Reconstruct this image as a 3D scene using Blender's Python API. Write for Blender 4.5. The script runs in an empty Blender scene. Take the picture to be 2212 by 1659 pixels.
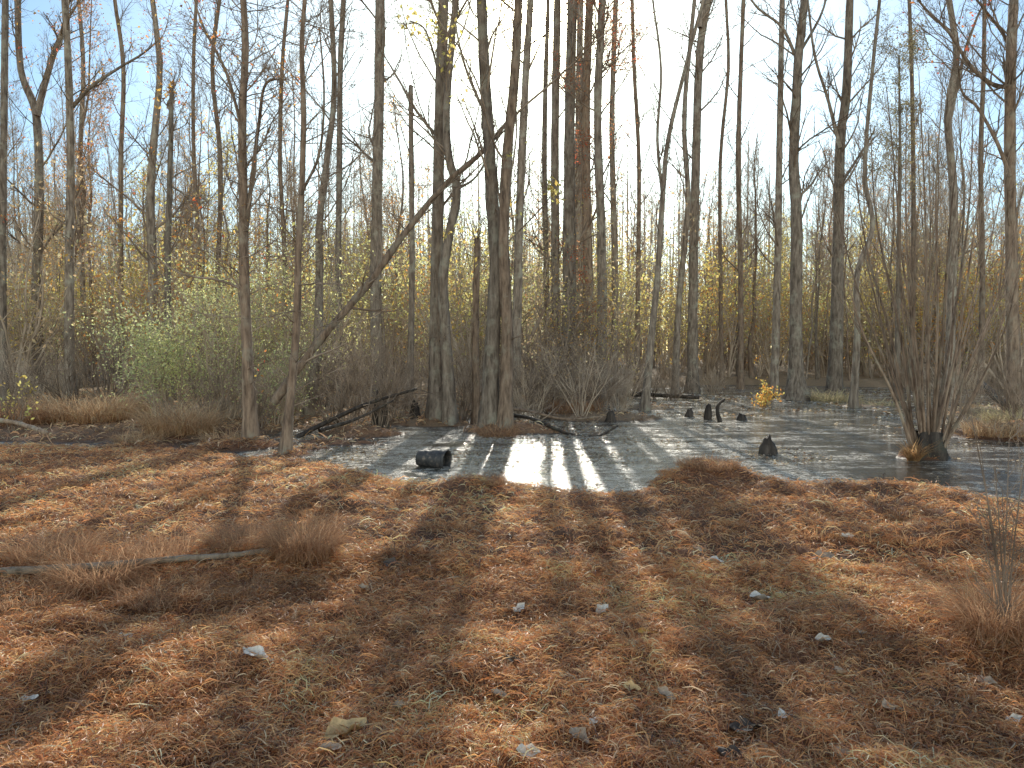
import bpy, math, random
import numpy as np
from mathutils import Vector

random.seed(11)
rng = np.random.default_rng(11)
scene = bpy.context.scene
col = scene.collection
R = math.radians
ru = random.uniform

# ------------------------------------------------------------------ camera
CAM = (0.0, 0.0, 1.65)
PITCH = math.atan((829.5 - 760) / 1662.0)
FPX = 1662.0
cd = bpy.data.cameras.new('camera')
cd.sensor_width = 36
cd.lens = FPX / 2212 * 36
cd.clip_start = 0.05
cd.clip_end = 3000
cam = bpy.data.objects.new('camera', cd)
cam.location = CAM
cam.rotation_euler = (math.pi / 2 - PITCH, 0, 0)
col.objects.link(cam)
scene.camera = cam


def at(px, py, d):
    a = (px - 1106) / FPX
    b = (829.5 - py) / FPX
    y = math.cos(PITCH) + b * math.sin(PITCH)
    z = -math.sin(PITCH) + b * math.cos(PITCH)
    s = d / y
    return (a * s, d, CAM[2] + z * s)


def N(n, t, **kw):
    x = n.nodes.new(t)
    for k, v in kw.items():
        setattr(x, k, v)
    return x


def mix(n, fac, a, b, mode='MIX'):
    m = N(n, 'ShaderNodeMix', data_type='RGBA', blend_type=mode)
    for sock, v in ((m.inputs[0], fac), (m.inputs[6], a), (m.inputs[7], b)):
        if isinstance(v, (int, float)):
            sock.default_value = v
        elif isinstance(v, tuple):
            sock.default_value = (v[0], v[1], v[2], 1)
        else:
            n.links.new(v, sock)
    return m.outputs[2]


# ------------------------------------------------------------------ world, sun
SUN_EL, SUN_AZ = R(23.3), R(2.2)
tosun = Vector((math.sin(SUN_AZ) * math.cos(SUN_EL), math.cos(SUN_AZ) * math.cos(SUN_EL), math.sin(SUN_EL)))
w = bpy.data.worlds.new("World")
scene.world = w
w.use_nodes = True
nt = w.node_tree
bg = nt.nodes['Background']
sky = nt.nodes.new('ShaderNodeTexSky')
sky.sky_type = 'NISHITA'
sky.sun_disc = False
sky.sun_elevation = SUN_EL
sky.sun_rotation = SUN_AZ
sky.air_density = 1.0
sky.dust_density = 1.0
sky.ozone_density = 1.5
tcw = N(nt, 'ShaderNodeTexCoord')


def wdot(vec):
    vm = N(nt, 'ShaderNodeVectorMath', operation='DOT_PRODUCT')
    nt.links.new(tcw.outputs['Generated'], vm.inputs[0])
    vm.inputs[1].default_value = vec
    return vm.outputs['Value']


bk = Vector((0, -1, 0.12)).normalized()
mr = N(nt, 'ShaderNodeMapRange', interpolation_type='SMOOTHSTEP')
mr.inputs['From Min'].default_value = -0.15
mr.inputs['From Max'].default_value = 0.6
nt.links.new(wdot(bk), mr.inputs[0])
fill_tint = mix(nt, mr.outputs[0], (0.80, 1.03, 1.14), (3.7, 2.8, 2.0))  # sky behind the camera brightened and warmed as added fill light
skyc = mix(nt, 1.0, sky.outputs[0], fill_tint, 'MULTIPLY')
ds = wdot(tosun)
mx = N(nt, 'ShaderNodeMath', operation='MAXIMUM')
nt.links.new(ds, mx.inputs[0])
mx.inputs[1].default_value = 0.0


def lobe(p, c):
    pw = N(nt, 'ShaderNodeMath', operation='POWER')
    nt.links.new(mx.outputs[0], pw.inputs[0])
    pw.inputs[1].default_value = p
    vs = N(nt, 'ShaderNodeVectorMath', operation='SCALE')
    vs.inputs[0].default_value = c
    nt.links.new(pw.outputs[0], vs.inputs['Scale'])
    return vs.outputs[0]


def vadd(a, b_):
    v = N(nt, 'ShaderNodeVectorMath', operation='ADD')
    nt.links.new(a, v.inputs[0])
    nt.links.new(b_, v.inputs[1])
    return v.outputs[0]


s1 = vadd(skyc, lobe(2600, (500, 440, 300)))
s2 = vadd(s1, lobe(160, (14, 11.5, 5.0)))
s3 = vadd(s2, lobe(28, (2.4, 1.7, 0.5)))
nt.links.new(s3, bg.inputs[0])
bg.inputs[1].default_value = 0.145
sl = bpy.data.lights.new('sun', 'SUN')
sl.energy = 5.0
sl.angle = R(0.5)
sl.color = (1.0, 0.93, 0.81)
so = bpy.data.objects.new('sun', sl)
so.rotation_euler = (-tosun).to_track_quat('-Z', 'Y').to_euler()
so.location = (0, 0, 30)
col.objects.link(so)
scene.view_settings.view_transform = 'Standard'
scene.view_settings.look = 'None'
scene.view_settings.exposure = 0


# ------------------------------------------------------------------ materials
def newmat(name):
    m = bpy.data.materials.new(name)
    m.use_nodes = True
    n = m.node_tree
    b = n.nodes['Principled BSDF']
    return m, n, b


def ramp(n, fac, stops):
    r = N(n, 'ShaderNodeValToRGB')
    e = r.color_ramp.elements
    while len(e) < len(stops):
        e.new(0.5)
    for i, (p, c) in enumerate(stops):
        e[i].position = p
        e[i].color = (c[0], c[1], c[2], 1) if not isinstance(c, float) else (c, c, c, 1)
    n.links.new(fac, r.inputs[0])
    return r


def noise(n, vec, scale, detail=5, rough=0.6):
    t = N(n, 'ShaderNodeTexNoise')
    t.inputs['Scale'].default_value = scale
    t.inputs['Detail'].default_value = detail
    t.inputs['Roughness'].default_value = rough
    if vec is not None:
        n.links.new(vec, t.inputs['Vector'])
    return t


def mapping(n, vec, sc):
    m = N(n, 'ShaderNodeMapping')
    m.inputs['Scale'].default_value = sc
    n.links.new(vec, m.inputs['Vector'])
    return m.outputs[0]


def mathn(n, op, a, b_):
    m = N(n, 'ShaderNodeMath', operation=op)
    for i, v in enumerate((a, b_)):
        if isinstance(v, (int, float)):
            m.inputs[i].default_value = v
        else:
            n.links.new(v, m.inputs[i])
    return m.outputs[0]


def objvar(n, colr, lo=0.75, hi=1.3):
    oi = N(n, 'ShaderNodeObjectInfo')
    hv = N(n, 'ShaderNodeHueSaturation')
    mr = N(n, 'ShaderNodeMapRange')
    mr.inputs['To Min'].default_value = lo
    mr.inputs['To Max'].default_value = hi
    n.links.new(oi.outputs['Random'], mr.inputs[0])
    n.links.new(mr.outputs[0], hv.inputs['Value'])
    n.links.new(colr, hv.inputs['Color'])
    return hv.outputs[0]


def bark(name, dark, mid, light, lichen, sc=1.0, rough=0.9, det=6):
    m, n, b = newmat(name)
    tc = N(n, 'ShaderNodeTexCoord')
    v = mapping(n, tc.outputs['Object'], (14 * sc, 14 * sc, 2.6 * sc))
    t = noise(n, v, 1.0, det, 0.65)
    c = ramp(n, t.outputs[0], [(0.32, dark), (0.5, mid), (0.68, light)])
    t2 = noise(n, tc.outputs['Object'], 2.3 * sc, 4, 0.65)
    f = ramp(n, t2.outputs[0], [(0.52, 0.0), (0.66, 0.75)])
    cc = mix(n, f.outputs[0], c.outputs[0], lichen)
    n.links.new(objvar(n, cc), b.inputs['Base Color'])
    b.inputs['Roughness'].default_value = rough
    b.inputs['Specular IOR Level'].default_value = 0.25
    bp = N(n, 'ShaderNodeBump')
    bp.inputs['Strength'].default_value = 0.9
    bp.inputs['Distance'].default_value = 0.03
    n.links.new(t.outputs[0], bp.inputs['Height'])
    n.links.new(bp.outputs[0], b.inputs['Normal'])
    return m


def twigmat(name, a, b_):
    m = bpy.data.materials.new(name)
    m.use_nodes = True
    n = m.node_tree
    n.nodes.clear()
    out = N(n, 'ShaderNodeOutputMaterial')
    d = N(n, 'ShaderNodeBsdfDiffuse')
    tc = N(n, 'ShaderNodeTexCoord')
    t = noise(n, tc.outputs['Object'], 3.0, 0, 0.5)
    c = ramp(n, t.outputs[0], [(0.35, a), (0.65, b_)])
    n.links.new(objvar(n, c.outputs[0], 0.85, 1.2), d.inputs[0])
    n.links.new(d.outputs[0], out.inputs[0])
    return m


M = {}
M['bark'] = bark('grey_bark', (0.088, 0.07, 0.056), (0.24, 0.195, 0.155), (0.39, 0.33, 0.27), (0.4, 0.385, 0.31))
M['bark_brown'] = bark('brown_bark', (0.083, 0.058, 0.044), (0.24, 0.175, 0.128), (0.38, 0.285, 0.21), (0.33, 0.3, 0.235))
M['bark_dark'] = bark('wet_dark_bark', (0.02, 0.016, 0.013), (0.06, 0.047, 0.038), (0.12, 0.096, 0.078), (0.1, 0.094, 0.068), 1.0, 0.6)
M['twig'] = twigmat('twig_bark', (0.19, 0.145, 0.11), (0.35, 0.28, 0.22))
M['twig_hazed'] = twigmat('hazed_twig_bark', (0.40, 0.32, 0.245), (0.57, 0.47, 0.37))  # paler copy of the twig colour, with distance haze put into it
M['deadwood'] = bark('weathered_dead_wood', (0.11, 0.085, 0.064), (0.29, 0.235, 0.18), (0.46, 0.39, 0.31), (0.36, 0.34, 0.27))


def leafmat(name, tr=0.5, gloss=0.05, gr=0.35):
    m = bpy.data.materials.new(name)
    m.use_nodes = True
    n = m.node_tree
    n.nodes.clear()
    out = N(n, 'ShaderNodeOutputMaterial')
    a = N(n, 'ShaderNodeAttribute', attribute_name='col')
    d = N(n, 'ShaderNodeBsdfDiffuse')
    t = N(n, 'ShaderNodeBsdfTranslucent')
    n.links.new(a.outputs['Color'], d.inputs['Color'])
    n.links.new(a.outputs['Color'], t.inputs['Color'])
    m1 = N(n, 'ShaderNodeMixShader')
    m1.inputs[0].default_value = tr
    n.links.new(d.outputs[0], m1.inputs[1])
    n.links.new(t.outputs[0], m1.inputs[2])
    if gloss:
        g = N(n, 'ShaderNodeBsdfGlossy')
        g.inputs['Roughness'].default_value = gr
        m2 = N(n, 'ShaderNodeMixShader')
        m2.inputs[0].default_value = gloss
        n.links.new(m1.outputs[0], m2.inputs[1])
        n.links.new(g.outputs[0], m2.inputs[2])
        m1 = m2
    n.links.new(m1.outputs[0], out.inputs[0])
    return m


M['leaf'] = leafmat('thin_leaf', 0.74, 0)
M['gloss_leaf'] = leafmat('glossy_evergreen_leaf', 0.66, 0.06, 0.35)
M['litter'] = leafmat('dry_needle_litter', 0.48, 0.05, 0.42)
M['grass'] = leafmat('dry_grass', 0.48, 0)

# ground
m, n, b = newmat('forest_floor')
geo = N(n, 'ShaderNodeNewGeometry')
pos = geo.outputs['Position']
n1 = noise(n, pos, 45, 6, 0.75)
n2 = noise(n, pos, 3.0, 4, 0.65)
c1 = ramp(n, n1.outputs[0], [(0.3, (0.07, 0.03, 0.016)), (0.5, (0.21, 0.088, 0.042)), (0.66, (0.44, 0.22, 0.10))])
c2 = ramp(n, n1.outputs[0], [(0.3, (0.04, 0.022, 0.014)), (0.55, (0.14, 0.07, 0.04)), (0.72, (0.36, 0.21, 0.12))])
f2 = ramp(n, n2.outputs[0], [(0.42, 0.0), (0.6, 1.0)])
dry = mix(n, f2.outputs[0], c1.outputs[0], c2.outputs[0])
sp = N(n, 'ShaderNodeSeparateXYZ')
n.links.new(pos, sp.inputs[0])
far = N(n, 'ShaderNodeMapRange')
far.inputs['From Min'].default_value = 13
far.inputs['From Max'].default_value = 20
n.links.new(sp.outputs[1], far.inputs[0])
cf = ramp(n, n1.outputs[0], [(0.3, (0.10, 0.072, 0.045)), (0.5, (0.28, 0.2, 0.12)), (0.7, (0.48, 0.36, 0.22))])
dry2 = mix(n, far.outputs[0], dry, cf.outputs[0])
za = N(n, 'ShaderNodeMath', operation='MULTIPLY_ADD')
n.links.new(n2.outputs[0], za.inputs[0])
za.inputs[1].default_value = 0.08
n.links.new(sp.outputs[2], za.inputs[2])
wet = N(n, 'ShaderNodeMapRange')
wet.inputs['From Min'].default_value = 0.072
wet.inputs['From Max'].default_value = 0.042
n.links.new(za.outputs[0], wet.inputs[0])
mud = ramp(n, n1.outputs[0], [(0.35, (0.03, 0.023, 0.018)), (0.6, (0.09, 0.065, 0.045)), (0.75, (0.22, 0.15, 0.10))])
base = mix(n, wet.outputs[0], dry2, mud.outputs[0])
n.links.new(base, b.inputs['Base Color'])
rr = N(n, 'ShaderNodeMapRange')
rr.inputs['To Min'].default_value = 0.95
rr.inputs['To Max'].default_value = 0.36
n.links.new(wet.outputs[0], rr.inputs[0])
n.links.new(rr.outputs[0], b.inputs['Roughness'])
bp = N(n, 'ShaderNodeBump')
bp.inputs['Strength'].default_value = 0.8
bp.inputs['Distance'].default_value = 0.02
n.links.new(n1.outputs[0], bp.inputs['Height'])
n.links.new(bp.outputs[0], b.inputs['Normal'])
M['ground'] = m

# water: clearer to the right, scummy patches to the left and along the banks
m, n, b = newmat('swamp_water')
geo = N(n, 'ShaderNodeNewGeometry')
pos = geo.outputs['Position']
sp = N(n, 'ShaderNodeSeparateXYZ')
n.links.new(pos, sp.inputs[0])
film = noise(n, mapping(n, pos, (0.6, 1.3, 1)), 1.1, 7, 0.75)
clr = N(n, 'ShaderNodeMapRange')
clr.inputs['From Min'].default_value = 1.5
clr.inputs['From Max'].default_value = 6.0
clr.inputs['To Min'].default_value = 0.03
clr.inputs['To Max'].default_value = -0.05
n.links.new(sp.outputs[0], clr.inputs[0])
ff = ramp(n, mathn(n, 'ADD', film.outputs[0], clr.outputs[0]), [(0.42, 0.06), (0.54, 1.0)])
speck = noise(n, pos, 7, 9, 0.85)
fs = ramp(n, speck.outputs[0], [(0.45, 0.0), (0.52, 1.0)])
speck2 = noise(n, pos, 34, 4, 0.8)
fs2 = ramp(n, speck2.outputs[0], [(0.42, 0.25), (0.54, 1.0)])
mmv = mathn(n, 'MULTIPLY', mathn(n, 'MULTIPLY', ff.outputs[0], fs.outputs[0]), fs2.outputs[0])
cw = mix(n, mmv, (0.04, 0.035, 0.025), (0.66, 0.6, 0.5))
n.links.new(cw, b.inputs['Base Color'])
rr = N(n, 'ShaderNodeMapRange')
rr.inputs['To Min'].default_value = 0.06
rr.inputs['To Max'].default_value = 0.45
n.links.new(mmv, rr.inputs[0])
n.links.new(rr.outputs[0], b.inputs['Roughness'])
b.inputs['IOR'].default_value = 1.33
rip = noise(n, mapping(n, pos, (1.0, 2.4, 1)), 4.2, 5, 0.62)
bp = N(n, 'ShaderNodeBump')
bp.inputs['Strength'].default_value = 0.7
bp.inputs['Distance'].default_value = 0.035
n.links.new(rip.outputs[0], bp.inputs['Height'])
n.links.new(bp.outputs[0], b.inputs['Normal'])
M['water'] = m

# plastic
m, n, b = newmat('dusty_black_plastic')
tc = N(n, 'ShaderNodeTexCoord')
t = noise(n, tc.outputs['Object'], 16, 6, 0.7)
c = ramp(n, t.outputs[0], [(0.36, (0.028, 0.027, 0.027)), (0.54, (0.06, 0.056, 0.054)), (0.68, (0.22, 0.17, 0.13))])
n.links.new(c.outputs[0], b.inputs['Base Color'])
b.inputs['Roughness'].default_value = 0.55
M['plastic'] = m


# ------------------------------------------------------------------ mesh helpers
def mk(name, V, F, mat, parent=None, loc=None, colors=None):
    V = np.asarray(V, dtype=np.float32)
    F = np.asarray(F, dtype=np.int32)
    me = bpy.data.meshes.new(name)
    me.vertices.add(len(V))
    me.vertices.foreach_set('co', V.ravel())
    k = F.shape[1]
    me.loops.add(F.size)
    me.loops.foreach_set('vertex_index', F.ravel())
    me.polygons.add(len(F))
    me.polygons.foreach_set('loop_start', np.arange(0, F.size, k, dtype=np.int32))
    me.polygons.foreach_set('use_smooth', np.ones(len(F), dtype=bool))
    me.update(calc_edges=True)
    if colors is not None:
        a = me.color_attributes.new('col', 'FLOAT_COLOR', 'POINT')
        c4 = np.ones((len(V), 4), dtype=np.float32)
        c4[:, :3] = np.clip(colors, 0, 0.88)
        a.data.foreach_set('color', c4.ravel())
    me.materials.append(mat)
    o = bpy.data.objects.new(name, me)
    col.objects.link(o)
    if parent is not None:
        o.parent = parent
    if loc is not None:
        o.location = loc
    return o


def tag(o, label=None, cat=None, group=None, kind=None):
    for k, v in (('label', label), ('category', cat), ('group', group), ('kind', kind)):
        if v:
            o[k] = v
    return o


def empty(name, loc, label, cat, group=None):
    o = bpy.data.objects.new(name, None)
    o.location = loc
    o.empty_display_size = 0.2
    col.objects.link(o)
    return tag(o, label, cat, group)


def dup(root, loc, rz, sc, label=None, group=None):
    r = root.copy()
    col.objects.link(r)
    r.location = loc
    r.rotation_euler = (0, 0, rz)
    r.scale = (sc, sc, sc)
    if label:
        r['label'] = label
    if group:
        r['group'] = group
    for ch in list(root.children):
        c = ch.copy()
        col.objects.link(c)
        c.parent = r
    return r


def nrm(a):
    return a / (np.linalg.norm(a, axis=-1, keepdims=True) + 1e-9)


def tubes(P, Rd, k):
    T = nrm(np.gradient(P, axis=1))
    idx = np.argmin(np.abs(T.mean(1)), axis=1)
    ref = np.eye(3)[idx][:, None, :]
    U = nrm(np.cross(T, np.broadcast_to(ref, T.shape)))
    W = np.cross(T, U)
    a = np.arange(k) * 2 * math.pi / k
    V = P[:, :, None, :] + Rd[:, :, None, None] * (np.cos(a)[None, None, :, None] * U[:, :, None, :] + np.sin(a)[None, None, :, None] * W[:, :, None, :])
    m_, n_ = P.shape[:2]
    I = np.arange(m_ * n_ * k).reshape(m_, n_, k)
    J = np.roll(I, -1, 2)
    F = np.stack([I[:, :-1], J[:, :-1], J[:, 1:], I[:, 1:]], -1).reshape(-1, 4)
    return V.reshape(-1, 3), F


class TB:
    def __init__(s):
        s.d = {}
        s.tips = []

    def add(s, pts, rad, k=3):
        a = s.d.setdefault((len(pts), k), ([], []))
        a[0].append(pts)
        a[1].append(rad)

    def geo(s, off=(0, 0, 0)):
        V, F, o = [], [], 0
        for (n_, k), (P, Q) in s.d.items():
            v, f = tubes(np.array(P, float), np.array(Q, float), k)
            V.append(v)
            F.append(f + o)
            o += len(v)
        return np.concatenate(V) - np.array(off), np.concatenate(F)

    def empty(s):
        return not s.d


def norm3(x, y, z):
    l = math.sqrt(x * x + y * y + z * z) + 1e-9
    return (x / l, y / l, z / l)


def side_dir(d, ang):
    while True:
        r = norm3(ru(-1, 1), ru(-1, 1), ru(-1, 1))
        dt = r[0] * d[0] + r[1] * d[1] + r[2] * d[2]
        if abs(dt) < 0.9:
            break
    p = norm3(r[0] - dt * d[0], r[1] - dt * d[1], r[2] - dt * d[2])
    c, s_ = math.cos(ang), math.sin(ang)
    return (d[0] * c + p[0] * s_, d[1] * c + p[1] * s_, d[2] * c + p[2] * s_)


NP = (8, 6, 4, 3)
RMIN = [0.0034]


def grow(B, p, d, L, r, lvl, maxl, kids, wob=0.28, up=0.08, ang=(0.5, 1.0)):
    n_ = NP[lvl]
    st = L / (n_ - 1)
    pts, dirs = [p], [d]
    for i in range(1, n_):
        d = norm3(d[0] + ru(-wob, wob), d[1] + ru(-wob, wob), d[2] + ru(-wob, wob) + up)
        p = (p[0] + d[0] * st, p[1] + d[1] * st, p[2] + d[2] * st)
        pts.append(p)
        dirs.append(d)
    rad = [r * (1 - 0.7 * i / (n_ - 1)) for i in range(n_)]
    B.add(pts, rad, 5 if r > 0.03 else (4 if r > 0.012 else 3))
    if lvl >= maxl:
        B.tips.append(pts[-1])
        B.tips.append(pts[len(pts) // 2])
        return
    k = int(kids[lvl] * ru(0.7, 1.3) + 0.5)
    for j in range(k):
        t = ru(0.18, 1.0)
        i = min(int(t * (n_ - 1)), n_ - 2)
        f = t * (n_ - 1) - i
        q = tuple(pts[i][c] * (1 - f) + pts[i + 1][c] * f for c in range(3))
        rr_ = r * (1 - 0.7 * t)
        grow(B, q, side_dir(dirs[i], ru(*ang)), L * ru(0.28, 0.55) * (1.15 - 0.5 * t), max(rr_ * 0.6, RMIN[0]), lvl + 1, maxl, kids, wob, up, ang)


def leaves(C, size, pal, spread=0.0, asp=0.5):
    C = np.asarray(C, float)
    m_ = len(C)
    if spread:
        C = C + rng.normal(0, spread, (m_, 3))
    u = nrm(rng.normal(0, 1, (m_, 3)))
    w_ = nrm(np.cross(u, nrm(rng.normal(0, 1, (m_, 3)))))
    s = (size * rng.uniform(0.6, 1.35, m_))[:, None]
    nn = np.cross(u, w_) * s * 0.12
    V = np.stack([C - u * s * .5, C + w_ * s * asp * .5 + nn, C + u * s * .5, C - w_ * s * asp * .5 + nn], 1).reshape(-1, 3)
    F = np.arange(m_ * 4).reshape(m_, 4)
    pal = np.asarray(pal)
    c = pal[rng.integers(0, len(pal), m_)] * rng.uniform(0.7, 1.3, (m_, 1))
    return V, F, np.repeat(c, 4, axis=0)


RUST = [(0.52, 0.24, 0.11), (0.44, 0.2, 0.1), (0.58, 0.33, 0.17)]
ORANGE = [(0.84, 0.45, 0.12), (0.82, 0.53, 0.17), (0.75, 0.34, 0.1)]
YELLOW = [(0.87, 0.72, 0.24), (0.85, 0.62, 0.18), (0.8, 0.7, 0.25)]
OLIVE = [(0.8, 0.79, 0.36), (0.84, 0.8, 0.4), (0.7, 0.71, 0.32)]
GREEN = [(0.58, 0.66, 0.32), (0.68, 0.73, 0.37), (0.48, 0.57, 0.28)]
RED = [(0.7, 0.16, 0.09), (0.72, 0.28, 0.1)]
TAN = [(0.78, 0.6, 0.36), (0.68, 0.5, 0.3), (0.83, 0.66, 0.4)]


# ------------------------------------------------------------------ noise + ground height
def vnoise(x, y, seed=0):
    x = np.asarray(x, float)
    y = np.asarray(y, float)
    xi, yi = np.floor(x).astype(np.int64), np.floor(y).astype(np.int64)
    fx, fy = x - xi, y - yi
    fx, fy = fx * fx * (3 - 2 * fx), fy * fy * (3 - 2 * fy)

    def h(a, b_):
        n_ = (a * 374761393 + b_ * 668265263 + seed * 1442695041) & 0x7fffffff
        n_ = ((n_ ^ (n_ >> 13)) * 1274126177) & 0x7fffffff
        return ((n_ ^ (n_ >> 16)) & 0xffff) / 65535.0
    a, b_, c, d = h(xi, yi), h(xi + 1, yi), h(xi, yi + 1), h(xi + 1, yi + 1)
    return (a * (1 - fx) + b_ * fx) * (1 - fy) + (c * (1 - fx) + d * fx) * fy - 0.5


def sstep(a, b_, x):
    t = np.clip((x - a) / (b_ - a), 0, 1)
    return t * t * (3 - 2 * t)


SX = [-60, -20, -8, -5, -3.5, -2.6, -1.6, -0.7, 0.5, 1.6, 2.3, 3, 4.7, 5.4, 7, 12, 40]
SY = [16, 13.6, 12.7, 12.0, 11.5, 10.9, 10.0, 9.1, 9.0, 9.2, 9.9, 9.6, 8.9, 8.1, 7.6, 7, 6]
FX = [-60, -12, -8, -6, -4, -2.5, -1, 1, 3, 5, 9, 14, 20, 60]
FY = [16, 13.6, 13.4, 13.9, 15.6, 17.3, 18.8, 21.5, 28, 33, 37, 37, 33, 26]


def wetness(x, y):
    s = np.interp(x, SX, SY) + vnoise(np.asarray(x) * 0.9, np.asarray(y) * 0.9, 3) * 0.9
    f = np.interp(x, FX, FY) + vnoise(np.asarray(x) * 0.5, np.asarray(y) * 0.5, 4) * 2.0
    return sstep(-0.7, 0.7, y - s) * (1 - sstep(-1.0, 1.6, y - f))


HUM = [(-0.3, 15.9, 0.9, 0.7, 0.42), (-1.6, 17.3, 0.9, 0.7, 0.38), (6.4, 11.9, 0.55, 0.45, 0.3), (10.6, 14.9, 2.3, 1.6, 0.5),
       (-3.6, 12.2, 0.5, 0.35, 0.12), (-4.6, 13.3, 0.6, 0.5, 0.16), (2.2, 19.0, 2.0, 1.4, 0.36), (4.0, 22.2, 1.2, 0.9, 0.32),
       (10.0, 26.6, 1.6, 0.9, 0.3), (10.6, 23.2, 1.0, 0.7, 0.3), (2.35, 9.35, 0.8, 0.5, 0.2), (4.4, 8.7, 0.9, 0.4, 0.12),
       (-3.0, 5.35, 1.6, 0.35, 0.05), (-1.75, 5.6, 0.4, 0.35, 0.10), (-7.0, 8.9, 1.6, 0.5, 0.22), (-6.4, 7.6, 1.3, 0.4, 0.18),
       (-0.5, 8.5, 0.5, 0.3, 0.14), (2.5, 3.9, 0.5, 0.6, 0.12), (-1.3, 11.0, 0.7, 0.4, 0.1), (13, 20, 2.5, 2, 0.4), (0.6, 9.0, 0.4, 0.25, 0.1),
       (-2.4, 13.6, 0.8, 0.5, 0.14), (0.9, 15.6, 0.9, 0.35, 0.2), (1.7, 15.2, 0.5, 0.25, 0.18), (-2.9, 15.2, 0.9, 0.6, 0.2),
       (0.6, 6.4, 0.5, 0.25, 0.09), (2.6, 7.4, 0.7, 0.3, 0.13), (-1.8, 7.5, 0.6, 0.3, 0.12), (3.6, 6.3, 0.6, 0.3, 0.12), (1.5, 12.0, 0.5, 0.25, 0.17), (0.4, 13.4, 0.5, 0.25, 0.17), (3.1, 14.6, 0.5, 0.25, 0.18)]


def ground(x, y):
    x = np.asarray(x, float)
    y = np.asarray(y, float)
    wt = wetness(x, y)
    land = 0.12 + vnoise(x * 0.35, y * 0.35, 1) * 0.08 + sstep(22, 60, y) * 0.5
    z = land * (1 - wt) + (-0.2) * wt
    left = (1 - sstep(-3.6, -1.2, x)) * wt
    z = z + left * (0.185 + vnoise(x * 1.2, y * 2.4, 9) * 0.18)
    for hx, hy, sx, sy, hh in HUM:
        z = z + hh * np.exp(-((x - hx) / sx) ** 2 - ((y - hy) / sy) ** 2)
    am = np.exp(-np.abs(y) / 40)
    z = z + (vnoise(x * 1.6, y * 1.6, 5) * 0.09 + vnoise(x * 4.5, y * 4.5, 6) * 0.085 + vnoise(x * 10, y * 10, 7) * 0.05) * am
    return z


def gz(x, y):
    return float(ground(np.array([x]), np.array([y]))[0])


def wetat(x, y):
    return float(wetness(np.array([x]), np.array([y]))[0])


def axis(lo, hi, step, outer, g=1.13):
    a = list(np.arange(lo, hi + 1e-6, step))
    s, v = step, hi
    while v < outer:
        s *= g
        v += s
        a.append(v)
    s, v = step, lo
    b_ = []
    lim = -outer if lo < 0 else -40
    while v > lim:
        s *= g
        v -= s
        b_.append(v)
    return np.array(b_[::-1] + a)


xs = axis(-9, 9, 0.05, 700)
ys = axis(2.2, 15, 0.04, 900, 1.06)
X, Y = np.meshgrid(xs, ys)
Z = ground(X.ravel(), Y.ravel())
V = np.stack([X.ravel(), Y.ravel(), Z], 1)
I = np.arange(X.size).reshape(X.shape)
F = np.stack([I[:-1, :-1], I[:-1, 1:], I[1:, 1:], I[1:, :-1]], -1).reshape(-1, 4)
tag(mk('ground', V, F, M['ground']), kind='structure')

X, Y = np.meshgrid(np.linspace(-30, 60, 60), np.linspace(6, 48, 60))
V = np.stack([X.ravel(), Y.ravel(), np.zeros(X.size)], 1)
I = np.arange(X.size).reshape(X.shape)
F = np.stack([I[:-1, :-1], I[:-1, 1:], I[1:, 1:], I[1:, :-1]], -1).reshape(-1, 4)
tag(mk('water', V, F, M['water']), kind='structure')


# ------------------------------------------------------------------ ribbons (litter, grass)
def ribbons(P, wd, side, cols):
    m_, n_ = P.shape[:2]
    off = side[:, None, :] * wd[:, :, None]
    V = np.stack([P - off, P + off], 2).reshape(-1, 3)
    I = np.arange(m_ * n_ * 2).reshape(m_, n_, 2)
    F = np.stack([I[:, :-1, 0], I[:, :-1, 1], I[:, 1:, 1], I[:, 1:, 0]], -1).reshape(-1, 4)
    return V, F, np.repeat(cols, n_ * 2, axis=0)


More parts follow.
